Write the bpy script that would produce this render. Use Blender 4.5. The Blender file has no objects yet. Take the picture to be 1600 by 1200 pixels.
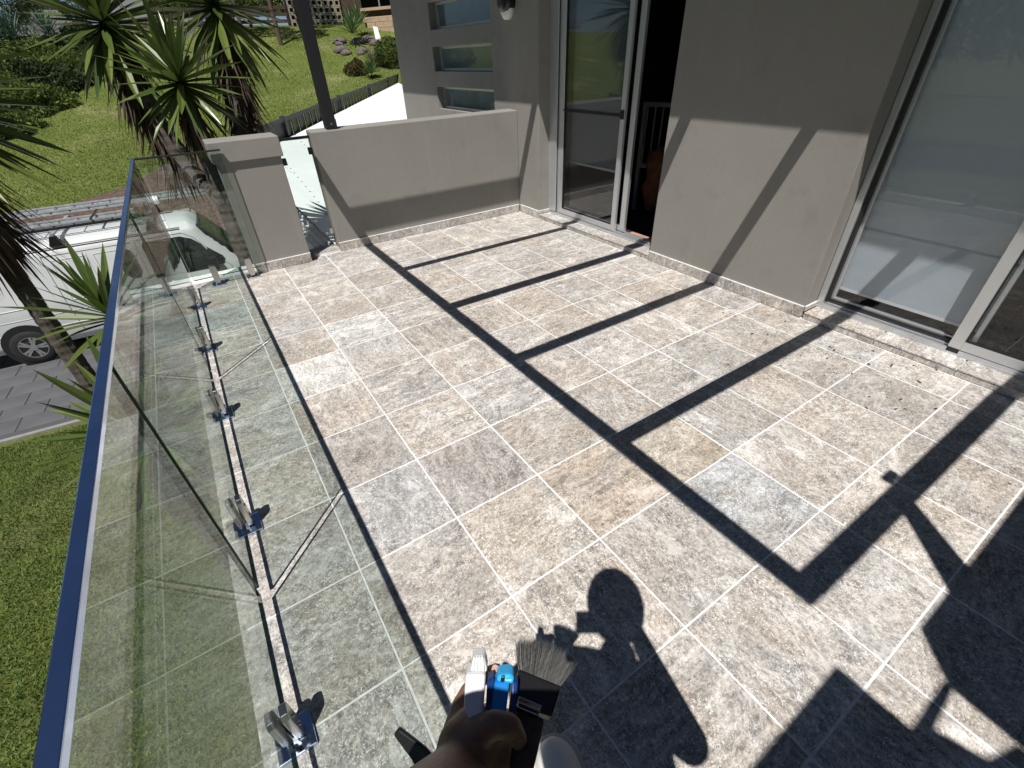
import bpy, bmesh, math, random
import numpy as np
from mathutils import Vector, Matrix, noise
R = math.radians
rnd = random.Random(7)
scene = bpy.context.scene
C = scene.collection

# ---------------------------------------------------------------- camera, sky, sun, exposure
CAM = Vector((-0.42394, -1.54904, 1.52533))
YAW, PITCH, ROLL, FPX = 0.5596921, -0.62679767, -0.04314124, 712.862
cy_, sy_, cp_, sp_ = math.cos(YAW), math.sin(YAW), math.cos(PITCH), math.sin(PITCH)
FWD = Vector((sy_*cp_, cy_*cp_, sp_)); RG = Vector((cy_, -sy_, 0)); UP = RG.cross(FWD)
RIGHT = math.cos(ROLL)*RG + math.sin(ROLL)*UP
CUP = -math.sin(ROLL)*RG + math.cos(ROLL)*UP
cam_d = bpy.data.cameras.new('camera'); cam = bpy.data.objects.new('camera', cam_d); C.objects.link(cam)
M = Matrix((RIGHT, CUP, -FWD)).transposed().to_4x4(); M.translation = CAM
cam.matrix_world = M
cam_d.sensor_width = 36; cam_d.lens = FPX/1600*36; cam_d.clip_start = 0.01; cam_d.clip_end = 400
scene.camera = cam

SUNV = Vector((-0.387, -0.365, 1)).normalized()
w = bpy.data.worlds.new('World'); scene.world = w; w.use_nodes = True
nt = w.node_tree; bg = nt.nodes['Background']
sky = nt.nodes.new('ShaderNodeTexSky'); sky.sky_type = 'NISHITA'; sky.sun_disc = False
sky.sun_elevation = math.asin(SUNV.z); sky.sun_rotation = math.atan2(SUNV.x, SUNV.y)
sky.ozone_density = 1.6; sky.dust_density = 0.1; sky.air_density = 0.6
nt.links.new(sky.outputs[0], bg.inputs[0]); bg.inputs[1].default_value = 0.05
sd = bpy.data.lights.new('sun', 'SUN'); sd.energy = 5.0; sd.angle = R(0.4); sd.color = (1, 0.97, 0.93)
so = bpy.data.objects.new('sun', sd); C.objects.link(so)
so.rotation_euler = SUNV.to_track_quat('Z', 'Y').to_euler()
vs = scene.view_settings; vs.view_transform = 'Standard'; vs.look = 'None'; vs.exposure = 0.03; vs.gamma = 1; vs.use_curve_mapping = False
scene.cycles.max_bounces = 10; scene.cycles.transparent_max_bounces = 24; scene.cycles.glossy_bounces = 5

def ray(px, py):
    return RIGHT*((px-800)/FPX) - CUP*((py-600)/FPX) + FWD
def floor_at(px, py, z=0.0):
    d = ray(px, py); return CAM + d*((z-CAM.z)/d.z)

# ---------------------------------------------------------------- materials
def newmat(name):
    m = bpy.data.materials.new(name); m.use_nodes = True
    return m, m.node_tree, m.node_tree.nodes['Principled BSDF']
def N(t, kind, **kw):
    n = t.nodes.new(kind)
    for k, v in kw.items():
        if k.startswith('i_'): n.inputs[int(k[2:])].default_value = v
        else: setattr(n, k, v)
    return n
def ramp(t, src, stops):
    r = t.nodes.new('ShaderNodeValToRGB'); e = r.color_ramp.elements
    e[0].position, e[0].color = stops[0][0], (*stops[0][1], 1)
    e[1].position, e[1].color = stops[-1][0], (*stops[-1][1], 1)
    for p, c in stops[1:-1]:
        x = e.new(p); x.color = (*c, 1)
    t.links.new(src, r.inputs[0]); return r.outputs[0]
def mixc(t, fac, a, b, mode='MIX'):
    m = t.nodes.new('ShaderNodeMix'); m.data_type = 'RGBA'; m.blend_type = mode
    for s, v in ((m.inputs[0], fac), (m.inputs[6], a), (m.inputs[7], b)):
        if hasattr(v, 'is_output'): t.links.new(v, s)
        elif isinstance(v, (int, float)): s.default_value = v
        else: s.default_value = (*v, 1)
    return m.outputs[2]
def bump(t, b, h, strength, dist=0.002):
    n = t.nodes.new('ShaderNodeBump'); n.inputs['Strength'].default_value = strength; n.inputs['Distance'].default_value = dist
    t.links.new(h, n.inputs['Height']); t.links.new(n.outputs[0], b.inputs['Normal'])
def noise_n(t, vec, scale, detail=4, rough=.55, dist=0):
    n = N(t, 'ShaderNodeTexNoise'); n.inputs['Scale'].default_value = scale; n.inputs['Detail'].default_value = detail
    n.inputs['Roughness'].default_value = rough; n.inputs['Distortion'].default_value = dist
    if vec is not None: t.links.new(vec, n.inputs['Vector'])
    return n.outputs[0]
def simple(name, col, rough=.5, metal=0, var=0.12, scale=8, bmp=0, bscale=60, spec=None):
    m, t, b = newmat(name)
    tc = N(t, 'ShaderNodeTexCoord')
    nz = noise_n(t, tc.outputs['Object'], scale, 5)
    c = ramp(t, nz, [(.3, [x*(1-var) for x in col]), (.7, [min(1, x*(1+var)) for x in col])])
    t.links.new(c, b.inputs['Base Color'])
    b.inputs['Roughness'].default_value = rough; b.inputs['Metallic'].default_value = metal
    if spec is not None: b.inputs['Specular IOR Level'].default_value = spec
    if bmp: bump(t, b, noise_n(t, tc.outputs['Object'], bscale, 3), bmp)
    return m
def plain(name, col, rough=.5, metal=0):
    m, t, b = newmat(name)
    b.inputs['Base Color'].default_value = (*col, 1); b.inputs['Roughness'].default_value = rough; b.inputs['Metallic'].default_value = metal
    return m

def travertine(name):
    m, t, b = newmat(name)
    tc = N(t, 'ShaderNodeTexCoord'); oi = N(t, 'ShaderNodeObjectInfo')
    mul = N(t, 'ShaderNodeMath', operation='MULTIPLY'); mul.inputs[1].default_value = 37.0
    t.links.new(oi.outputs['Random'], mul.inputs[0])
    add = N(t, 'ShaderNodeVectorMath', operation='ADD')
    t.links.new(tc.outputs['Object'], add.inputs[0]); t.links.new(mul.outputs[0], add.inputs[1])
    st = N(t, 'ShaderNodeMapping'); st.inputs['Scale'].default_value = (1.0, 1.5, 1.0); t.links.new(add.outputs[0], st.inputs['Vector'])
    P, S = add.outputs[0], st.outputs[0]
    big = noise_n(t, S, 3.0, 8, .66, 1.5)
    base = ramp(t, big, [(.30, (.23, .222, .215)), (.40, (.37, .35, .33)), (.47, (.455, .42, .378)), (.52, (.43, .412, .392)), (.57, (.56, .535, .50)), (.66, (.72, .70, .675))])
    big2 = noise_n(t, P, 5.5, 6, .6, .6)
    base = mixc(t, ramp(t, big2, [(.46, (0, 0, 0)), (.64, (.6, .6, .6))]), base, (.37, .367, .367))
    # brown sediment patches with firm outlines
    pat = noise_n(t, P, 2.7, 4, .5, .5)
    base = mixc(t, ramp(t, pat, [(.53, (0, 0, 0)), (.56, (.55, .55, .55))]), base, (.41, .362, .312))
    # medium mottling, rough network in some zones and smooth stone in others
    zn = ramp(t, noise_n(t, P, 5.2, 4, .6, .5), [(.38, (.3, .3, .3)), (.54, (1, 1, 1))])
    md = noise_n(t, S, 21, 9, .80, .5)
    mdr = ramp(t, md, [(.33, (.40, .39, .39)), (.47, (.86, .85, .84)), (.56, (1.1, 1.1, 1.1)), (.66, (1.75, 1.75, 1.74))])
    base = mixc(t, zn, base, mixc(t, 1, base, mdr, 'MULTIPLY'))
    fn = noise_n(t, P, 80, 6, .82, .3)
    base = mixc(t, .8, base, ramp(t, fn, [(.36, (.42, .41, .40)), (.5, (1, 1, 1)), (.63, (1.55, 1.55, 1.55))]), 'MULTIPLY')
    # parallel bedding streaks, strong on some tiles only
    sm_ = N(t, 'ShaderNodeMapping'); sm_.inputs['Scale'].default_value = (1.2, 9.0, 1.0); t.links.new(P, sm_.inputs['Vector'])
    sk = noise_n(t, sm_.outputs[0], 4.5, 7, .7, .25)
    rs = ramp(t, oi.outputs['Random'], [(.5, (.1, .1, .1)), (.85, (.9, .9, .9))])
    base = mixc(t, rs, base, mixc(t, 1, base, ramp(t, sk, [(.36, (.66, .66, .66)), (.5, (1, 1, 1)), (.6, (1.26, 1.25, 1.24))]), 'MULTIPLY'))
    cl_ = noise_n(t, P, 7, 8, .74, .6)
    base = mixc(t, ramp(t, cl_, [(.58, (0, 0, 0)), (.65, (.7, .7, .7))]), base, (.72, .715, .70))
    base = mixc(t, ramp(t, cl_, [(.34, (.7, .7, .7)), (.43, (0, 0, 0))]), base, (.185, .178, .172))
    fl = noise_n(t, P, 125, 3, .6, 1.2)
    flz = mixc(t, 1, ramp(t, fl, [(.58, (0, 0, 0)), (.62, (.9, .9, .9))]), zn, 'MULTIPLY')
    base = mixc(t, flz, base, (.84, .83, .81))
    # filled worm holes: thin pale squiggles, only in zones
    wz = noise_n(t, P, 30, 2, .5, 2.8)
    wm = ramp(t, wz, [(.472, (0, 0, 0)), (.49, (1, 1, 1)), (.51, (1, 1, 1)), (.528, (0, 0, 0))])
    zone = ramp(t, noise_n(t, P, 9, 4, .65), [(.43, (0, 0, 0)), (.55, (1, 1, 1))])
    wmask = mixc(t, 1.0, mixc(t, 1.0, wm, zone, 'MULTIPLY'), ramp(t, noise_n(t, P, 48, 2, .5), [(.50, (0, 0, 0)), (.56, (1, 1, 1))]), 'MULTIPLY')
    base = mixc(t, wmask, base, (.86, .83, .79))
    # long pale veins
    vn = noise_n(t, S, 2.3, 5, .6, 1.7)
    vm = ramp(t, vn, [(.475, (0, 0, 0)), (.498, (.65, .65, .65)), (.506, (0, 0, 0))])
    base = mixc(t, vm, base, (.70, .675, .64))
    # small dark pits
    pt = N(t, 'ShaderNodeTexVoronoi'); pt.inputs['Scale'].default_value = 75; t.links.new(P, pt.inputs['Vector'])
    pm = ramp(t, pt.outputs['Distance'], [(.1, (1, 1, 1)), (.2, (0, 0, 0))])
    pmask = mixc(t, 1.0, pm, ramp(t, noise_n(t, P, 12, 4, .7), [(.5, (0, 0, 0)), (.62, (.8, .8, .8))]), 'MULTIPLY')
    base = mixc(t, pmask, base, (.12, .105, .09))
    base = mixc(t, 1.0, base, oi.outputs['Color'], 'MULTIPLY')
    base = mixc(t, 1.0, base, (.965, .95, .93), 'MULTIPLY')
    t.links.new(base, b.inputs['Base Color'])
    b.inputs['Roughness'].default_value = .62; b.inputs['Specular IOR Level'].default_value = .3
    hh = mixc(t, .5, fn, md); bump(t, b, hh, .5, .003)
    return m

def stucco(name, col):
    m, t, b = newmat(name); tc = N(t, 'ShaderNodeTexCoord'); P = tc.outputs['Object']
    big = noise_n(t, P, 1.3, 5, .6)
    c = ramp(t, big, [(.3, [x*.93 for x in col]), (.7, [x*1.06 for x in col])])
    fine = noise_n(t, P, 260, 3, .7)
    c = mixc(t, 1, c, ramp(t, fine, [(.3, (.88, .88, .88)), (.7, (1.12, 1.12, 1.12))]), 'MULTIPLY')
    sm = noise_n(t, P, 5, 4, .5)
    c = mixc(t, ramp(t, sm, [(.58, (0, 0, 0)), (.72, (.45, .45, .45))]), c, [x*.8 for x in col])
    sp2 = N(t, 'ShaderNodeSeparateXYZ'); t.links.new(P, sp2.inputs[0])
    v2 = N(t, 'ShaderNodeMapping'); v2.inputs['Scale'].default_value = (9, 9, .7); t.links.new(P, v2.inputs['Vector'])
    c = mixc(t, ramp(t, noise_n(t, v2.outputs[0], 1.4, 5, .6), [(.56, (0, 0, 0)), (.7, (.35, .35, .35))]), c, [min(1, x*1.14) for x in col])
    t.links.new(c, b.inputs['Base Color']); b.inputs['Roughness'].default_value = .85
    b.inputs['Specular IOR Level'].default_value = .25
    bump(t, b, fine, .35, .0015)
    return m

def glass(name, tint=(.86, .93, .89), ior=1.5, gloss=1.0, rough=0.0):
    m, t, b = newmat(name); t.nodes.remove(b)
    out = t.nodes['Material Output']
    ge = N(t, 'ShaderNodeNewGeometry'); io = N(t, 'ShaderNodeMix'); io.data_type = 'FLOAT'
    io.inputs[2].default_value = ior; io.inputs[3].default_value = 1/ior
    t.links.new(ge.outputs['Backfacing'], io.inputs[0])
    fr = N(t, 'ShaderNodeFresnel'); t.links.new(io.outputs[0], fr.inputs['IOR'])
    g = N(t, 'ShaderNodeMath', operation='MULTIPLY'); g.inputs[1].default_value = gloss; t.links.new(fr.outputs[0], g.inputs[0])
    tr = N(t, 'ShaderNodeBsdfTransparent'); tr.inputs[0].default_value = (*tint, 1)
    gl = N(t, 'ShaderNodeBsdfGlossy'); gl.inputs['Roughness'].default_value = rough
    mx = N(t, 'ShaderNodeMixShader'); t.links.new(g.outputs[0], mx.inputs[0]); t.links.new(tr.outputs[0], mx.inputs[1]); t.links.new(gl.outputs[0], mx.inputs[2])
    t.links.new(mx.outputs[0], out.inputs[0])
    return m

def leafmat(name, c0, c1, rough=.42, transl=.25, scale=3):
    m, t, b = newmat(name); oi = N(t, 'ShaderNodeObjectInfo'); tc = N(t, 'ShaderNodeTexCoord')
    c = mixc(t, oi.outputs['Random'], c0, c1)
    st = N(t, 'ShaderNodeMapping'); st.inputs['Scale'].default_value = (3, 90, 3); t.links.new(tc.outputs['Object'], st.inputs['Vector'])
    nz = noise_n(t, st.outputs[0], scale, 3)
    c = mixc(t, 1, c, ramp(t, nz, [(.3, (.7, .7, .7)), (.7, (1.25, 1.25, 1.2))]), 'MULTIPLY')
    t.links.new(c, b.inputs['Base Color']); b.inputs['Roughness'].default_value = rough
    tl = N(t, 'ShaderNodeBsdfTranslucent'); t.links.new(c, tl.inputs[0])
    mx = N(t, 'ShaderNodeMixShader'); mx.inputs[0].default_value = transl
    t.links.new(b.outputs[0], mx.inputs[1]); t.links.new(tl.outputs[0], mx.inputs[2])
    t.links.new(mx.outputs[0], t.nodes['Material Output'].inputs[0])
    return m
def foliage(name, c0, c1, scale=1.5, rough=.6):
    m, t, b = newmat(name); tc = N(t, 'ShaderNodeTexCoord'); at = N(t, 'ShaderNodeAttribute'); at.attribute_name = 'tone'
    c = mixc(t, at.outputs['Fac'], c0, c1)
    nz = noise_n(t, tc.outputs['Object'], scale, 5, .6)
    c = mixc(t, 1, c, ramp(t, nz, [(.3, (.6, .65, .6)), (.7, (1.3, 1.25, 1.2))]), 'MULTIPLY')
    t.links.new(c, b.inputs['Base Color']); b.inputs['Roughness'].default_value = rough; b.inputs['Specular IOR Level'].default_value = .25
    tl = N(t, 'ShaderNodeBsdfTranslucent'); t.links.new(c, tl.inputs[0])
    mx = N(t, 'ShaderNodeMixShader'); mx.inputs[0].default_value = .25
    t.links.new(b.outputs[0], mx.inputs[1]); t.links.new(tl.outputs[0], mx.inputs[2])
    t.links.new(mx.outputs[0], t.nodes['Material Output'].inputs[0])
    return m
def lawnmat(name, c0, c1, dry, scale=.5):
    m, t, b = newmat(name); tc = N(t, 'ShaderNodeTexCoord'); P = tc.outputs['Object']
    a = noise_n(t, P, scale, 6, .65)
    c = ramp(t, a, [(.3, c0), (.55, c1), (.72, dry)])
    f = noise_n(t, P, 25, 5, .75)
    c = mixc(t, 1, c, ramp(t, f, [(.3, (.45, .5, .45)), (.7, (1.5, 1.45, 1.4))]), 'MULTIPLY')
    t.links.new(c, b.inputs['Base Color']); b.inputs['Roughness'].default_value = .9; b.inputs['Specular IOR Level'].default_value = .1
    bump(t, b, f, 1, .06)
    return m

m_trav = travertine('travertine')
m_grout = simple('grout', (.80, .80, .785), .9, 0, .16, 30, .3, 200)
m_wall = stucco('render_taupe', (.268, .253, .229))
m_glass = glass('balustrade_glass', (.90, .945, .92), 1.5, 1.0)
m_wglass = glass('window_glass', (.93, .94, .945), 1.5, 1.0)
m_steel = simple('polished_steel', (.72, .71, .69), .16, 1.0, .04, 3)
m_sky_rail = simple('sky_tinted_steel', (.60, .70, .92), .13, 1.0, .10, 9, .12, 14)  # blue of the reflected sky is put into the steel colour
m_steel_b = simple('brushed_steel', (.55, .54, .52), .28, 1.0, .08, 10)
m_alu = simple('anodised_aluminium', (.60, .61, .62), .38, .65, .05, 4)
m_alu_d = plain('dark_gasket', (.012, .012, .013), .6)
m_char = simple('charcoal_paint', (.014, .014, .017), .42, 0, .1, 6)
m_fence = simple('charcoal_colour_steel', (.045, .045, .05), .5, 0, .12, 3)
m_white = simple('white_roof_paint', (.90, .91, .92), .6, 0, .04, 1.2)
m_van = simple('white_car_paint', (.70, .71, .705), .22, 0, .05, 1.5)
m_van.node_tree.nodes['Principled BSDF'].inputs['Coat Weight'].default_value = .5
m_tyre = simple('tyre_rubber', (.02, .02, .02), .8, 0, .2, 12)
m_rim = simple('alloy_rim', (.55, .56, .57), .3, .8, .06, 8)
m_carglass = plain('car_glass_dark', (.012, .016, .016), .05)
m_seam = plain('panel_gap', (.05, .05, .05), .8)
m_pvc = simple('white_pvc', (.78, .78, .77), .4, 0, .04)
m_ladder = simple('ladder_aluminium', (.50, .51, .52), .45, .45, .2, 14)
m_blind = simple('roller_blind_fabric', (.53, .585, .63), .85, 0, .04, 2, .2, 500)
m_dblind = simple('door_blind_fabric', (.13, .155, .165), .85, 0, .04, 2)
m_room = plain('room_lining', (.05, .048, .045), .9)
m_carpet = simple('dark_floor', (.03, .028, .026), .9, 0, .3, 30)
m_timber = simple('pink_timber', (.52, .27, .19), .55, 0, .2, 12)
m_orange = simple('orange_cloth', (.13, .045, .02), .9, 0, .3, 9)
m_cot = plain('cot_white', (.16, .16, .15), .5)
m_conc = simple('driveway_pavers', (.10, .10, .106), .85, 0, .25, 1.2, .4, 40)
m_joint = plain('paver_joint', (.083, .083, .088), .95)
m_kerb = simple('pale_concrete', (.27, .265, .25), .9, 0, .15, 4)
m_mulch = simple('mulch', (.10, .068, .052), .95, 0, .5, 9, 1, 30)
m_rock = simple('garden_rock', (.15, .12, .11), .9, 0, .4, 4, .8, 8)
m_tan = simple('tan_block', (.50, .36, .24), .9, 0, .1, 6)
m_lat = simple('breeze_block', (.36, .31, .24), .9, 0, .15, 4)
m_brown = simple('brown_timber', (.09, .058, .042), .8, 0, .3, 6)
m_stake = simple('timber_stake', (.11, .072, .05), .85, 0, .2, 6)
m_road = simple('grey_render_far', (.31, .31, .31), .9, 0, .04, .3)
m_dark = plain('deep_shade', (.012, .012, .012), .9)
m_bark = simple('yucca_bark', (.085, .07, .058), .95, 0, .45, 14, 1, 25)
m_leaf = leafmat('yucca_leaf', (.05, .09, .02), (.135, .175, .04), .33, .18)
m_yel = leafmat('yellow_leaf', (.55, .48, .06), (.62, .42, .05), .5, .3)
m_dead = leafmat('dead_leaf', (.085, .055, .034), (.05, .032, .022), .8, .1)
m_bladen = foliage('near_grass', (.08, .14, .026), (.215, .295, .085), 2.2)
m_bladef = foliage('far_grass', (.14, .20, .045), (.265, .315, .10), .35)
m_lawn = lawnmat('lawn_soil', (.13, .17, .038), (.17, .205, .055), (.32, .30, .15))
m_shrub = foliage('shrub_leaf', (.06, .10, .018), (.16, .20, .05), .8)
m_shrubd = foliage('dark_shrub_leaf', (.018, .035, .012), (.05, .07, .025), .8)
m_agave = foliage('agave_leaf', (.07, .13, .045), (.17, .25, .11), 2)
m_blue = foliage('blue_agave_leaf', (.05, .09, .075), (.12, .19, .15), 2)
m_tuft = foliage('tussock_leaf', (.14, .16, .07), (.27, .28, .14), 2)
m_skin = simple('skin', (.25, .135, .085), .5, 0, .18, 45, .6, 260)
m_shirt = simple('dark_shirt', (.03, .035, .05), .9, 0, .2, 12)
m_short = simple('dark_shorts', (.04, .04, .045), .9, 0, .2, 12)
m_shoe = simple('white_shoe', (.74, .73, .70), .65, 0, .06, 20, .3, 120)
m_sole = plain('shoe_sole', (.62, .61, .58), .7)
m_bris = leafmat('bristle', (.17, .165, .16), (.06, .06, .06), .45, .05)
m_blk = simple('black_plastic', (.012, .012, .013), .35, 0, .1)
m_hand = simple('worn_brush_handle', (.06, .04, .028), .55, 0, .6, 40, .6, 90)
m_wp = simple('white_plastic', (.78, .78, .80), .32, 0, .02)
m_bp = simple('bright_blue_plastic', (.01, .22, .62), .3, 0, .05)
m_bp2 = simple('navy_plastic', (.006, .035, .16), .3, 0, .05)
m_debris = simple('dry_debris', (.10, .065, .03), .8, 0, .5, 30)
m_lens = simple('frosted_lamp_glass', (.7, .7, .68), .4, 0, .05)

# ---------------------------------------------------------------- mesh helpers
def obj(name, me, mat=None, parent=None):
    o = bpy.data.objects.new(name, me); C.objects.link(o)
    if mat is not None and not me.materials: me.materials.append(mat)
    if parent is not None: o.parent = parent
    return o
def empty(name, loc=(0, 0, 0), rz=0.0):
    o = bpy.data.objects.new(name, None); C.objects.link(o); o.location = loc; o.rotation_euler = (0, 0, rz); o.empty_display_size = .1
    return o
def tag(o, label, cat, group=None, kind=None):
    if label: o['label'] = label
    if cat: o['category'] = cat
    if group: o['group'] = group
    if kind: o['kind'] = kind
    return o
def struct(o): o['kind'] = 'structure'; return o
class MB:
    def __init__(s): s.v, s.f = [], []
    def add(s, vs, fs):
        n = len(s.v); s.v += [tuple(v) for v in vs]; s.f += [tuple(i+n for i in f) for f in fs]; return s
    def box(s, x0, x1, y0, y1, z0, z1, mtx=None):
        vs = [Vector(p) for p in ((x0,y0,z0),(x1,y0,z0),(x1,y1,z0),(x0,y1,z0),(x0,y0,z1),(x1,y0,z1),(x1,y1,z1),(x0,y1,z1))]
        if mtx: vs = [mtx @ v for v in vs]
        return s.add(vs, [(0,3,2,1),(4,5,6,7),(0,1,5,4),(1,2,6,5),(2,3,7,6),(3,0,4,7)])
    def prism(s, poly, axis, a, b):
        # polygon in the two other axes, extruded along axis
        n = len(poly)
        def P(p, t):
            return {'z': (p[0], p[1], t), 'y': (p[0], t, p[1]), 'x': (t, p[0], p[1])}[axis]
        vs = [P(p, a) for p in poly]+[P(p, b) for p in poly]
        return s.add(vs, [tuple(range(n-1, -1, -1)), tuple(range(n, 2*n))]+[(i, (i+1) % n, n+(i+1) % n, n+i) for i in range(n)])
    def tube(s, p0, p1, r0, r1=None, seg=10, cap=True):
        p0, p1 = Vector(p0), Vector(p1); r1 = r0 if r1 is None else r1
        q = (p1-p0).to_track_quat('Z', 'Y'); vs = []
        for p, r in ((p0, r0), (p1, r1)):
            for i in range(seg):
                a = 2*math.pi*i/seg; vs.append(p + q @ Vector((r*math.cos(a), r*math.sin(a), 0)))
        fs = [(i, (i+1) % seg, seg+(i+1) % seg, seg+i) for i in range(seg)]
        if cap: fs += [tuple(range(seg-1, -1, -1)), tuple(range(seg, 2*seg))]
        return s.add(vs, fs)
    def me(s, name, smooth=False):
        me = bpy.data.meshes.new(name); me.from_pydata(s.v, [], s.f); me.validate()
        bm = bmesh.new(); bm.from_mesh(me); bmesh.ops.recalc_face_normals(bm, faces=bm.faces); bm.to_mesh(me); bm.free()
        if smooth: me.polygons.foreach_set('use_smooth', [True]*len(me.polygons))
        return me
    def obj(s, name, mat, parent=None, smooth=False, bev=0, seg=2):
        o = obj(name, s.me(name, smooth), mat, parent)
        if bev: bevel(o, bev, seg)
        return o
def bevel(o, wd, seg=2, ang=35):
    b = o.modifiers.new('bevel', 'BEVEL'); b.width = wd; b.segments = seg; b.limit_method = 'ANGLE'; b.angle_limit = R(ang)
    return o
def box(name, x0, x1, y0, y1, z0, z1, mat, parent=None, bev=0):
    return MB().box(x0, x1, y0, y1, z0, z1).obj(name, mat, parent, bev=bev)
def rbox(x0, x1, y0, y1, z0, z1, r=.002, seg=1):
    m = MB().box(x0, x1, y0, y1, z0, z1).me('piece'); bm = bmesh.new(); bm.from_mesh(m)
    bmesh.ops.bevel(bm, geom=[e for e in bm.edges], offset=r, segments=seg, affect='EDGES', profile=.6); bm.to_mesh(m); bm.free(); return m

# ---------------------------------------------------------------- terrain
GZ = -2.8
def terr(x, y):
    t = .35*x+.94*y
    if t < 13: h = 0
    elif t < 15: h = .26*(t-13)*((t-13)/4+.5)
    elif t < 37: h = .26*(t-13)
    else: h = 6.24+.03*(t-37)
    n = noise.noise(Vector((x*.18, y*.18, 0)))*.22*min(1, max(0, (t-13)/5))
    return GZ+h+n
def plane_grid(name, xs, ys, f, mat):
    vs = [(x, y, f(x, y)) for y in ys for x in xs]; nx = len(xs)
    fs = [(j*nx+i, j*nx+i+1, (j+1)*nx+i+1, (j+1)*nx+i) for j in range(len(ys)-1) for i in range(nx-1)]
    me = bpy.data.meshes.new(name); me.from_pydata(vs, [], fs); me.polygons.foreach_set('use_smooth', [True]*len(fs))
    return obj(name, me, mat)
xs = [-300, -150, -80, -50]+[-40+i*1.0 for i in range(91)]+[60, 90, 150, 300]
ys = [-300, -120, -50, -20]+[-10+i*1.0 for i in range(71)]+[75, 100, 160, 300]
g = struct(plane_grid('lawn_ground', xs, ys, terr, m_lawn))

# driveway with its paver joints
def sheet(poly, z, name, mat):
    me = bpy.data.meshes.new(name); me.from_pydata([(x, y, z) for x, y in poly], [], [tuple(range(len(poly)))]); return obj(name, me, mat)
dr = struct(MB().prism([(-14, 7.55), (-4.08, 6.75), (-3.1, 6.66), (7, 5.9), (7, 12.6), (-14, 12.9)], 'z', GZ-.1, GZ+.012).obj('driveway', m_joint))
pv = rbox(-.295, .295, -.195, .195, -.02, 0.01, .006)
k = 0
for j in range(15):
    for i in range(22):
        x = -10.2+.6*i+(.3 if j % 2 else 0); y = 6.95-.085*(x+4)+.4*j+.12
        if y > 12.4 or x > 1.2 or (j > 8 and x < -5) or k > 280: continue
        o = obj('paver', pv, m_conc, dr); o.location = (x, y, GZ+.012+rnd.uniform(-.001, .002)); o.rotation_euler = (0, 0, -.085); k += 1
kb = struct(MB().prism([(-14, 7.47), (-4.08, 6.67), (-3.1, 6.58), (7, 5.82), (7, 5.89), (-3.1, 6.65), (-4.08, 6.74), (-14, 7.54)], 'z', GZ-.1, GZ+.03).obj('driveway_kerb', m_kerb))
# mulch bed along the foot of the hill
def bed(name, pts, mat, lift=.05):
    vs = []; fs = []
    for (xa, ya, xb, yb) in pts:
        for u in range(7):
            x = xa+(xb-xa)*u/6; y = ya+(yb-ya)*u/6; vs.append((x, y, terr(x, y)+lift+rnd.uniform(0, .03)))
    for j in range(len(pts)-1):
        for u in range(6): a = j*7+u; fs.append((a, a+1, a+8, a+7))
    me = bpy.data.meshes.new(name); me.from_pydata(vs, [], fs); me.polygons.foreach_set('use_smooth', [True]*len(fs)); return obj(name, me, mat)
edge = [(-9, 17.4), (-6, 18.3), (-3.9, 18.85), (-2.3, 19.2), (-1.2, 20.0), (-.1, 20.5), (1.2, 20.0), (2.4, 18.5), (4, 16.5)]
struct(bed('mulch_bed', [(x, 12.8, x, y) for x, y in edge], m_mulch))

# ---------------------------------------------------------------- grass, stuff
def blades(name, n, region, hgt, wid, mat, seed, lean=.5):
    r = np.random.RandomState(seed); x, y = region(r, n); n = len(x)
    z = np.array([terr(a, b) for a, b in zip(x, y)])
    a = r.rand(n)*2*np.pi; ln = r.rand(n)*lean*hgt; b = r.rand(n)*2*np.pi; h = hgt*(.5+.8*r.rand(n)); ww = wid*(.6+.8*r.rand(n))
    v = np.zeros((n, 3, 3)); dx, dy = np.cos(a)*ww/2, np.sin(a)*ww/2
    v[:, 0] = np.c_[x-dx, y-dy, z]; v[:, 1] = np.c_[x+dx, y+dy, z]; v[:, 2] = np.c_[x+np.cos(b)*ln, y+np.sin(b)*ln, z+h]
    me = bpy.data.meshes.new(name); me.vertices.add(n*3); me.loops.add(n*3); me.polygons.add(n)
    me.vertices.foreach_set('co', v.ravel()); me.loops.foreach_set('vertex_index', np.arange(n*3)); me.polygons.foreach_set('loop_start', np.arange(n)*3)
    me.update(calc_edges=True)
    at = me.attributes.new('tone', 'FLOAT', 'POINT'); at.data.foreach_set('value', np.repeat(r.rand(n), 3))
    o = obj(name, me, mat); o['kind'] = 'stuff'; return o
def near_region(r, n):
    x = r.uniform(-5.2, -.75, n); y = r.uniform(-1.8, 6.75, n); k = y < 6.6-.085*(x+4)-.05
    return x[k], y[k]
tag(blades('lawn_grass', 150000, near_region, .038, .012, m_bladen, 3, 1.4), 'short bright green turf below the glass balustrade', 'grass', kind='stuff')
def far_region(r, n):
    x = r.uniform(-11, 14, n); y = r.uniform(18.2, 37.5, n)
    d = np.hypot(x+.4, y+1.5); k = (r.rand(n) < (22/d)**2)
    k &= (y > np.interp(x, [e[0] for e in edge], [e[1] for e in edge])+.02)
    return x[k], y[k]
tag(blades('hillside_grass', 220000, far_region, .05, .03, m_bladef, 4, 1.6), 'sloping sunlit lawn climbing the hill behind the van', 'grass', kind='stuff')

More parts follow.
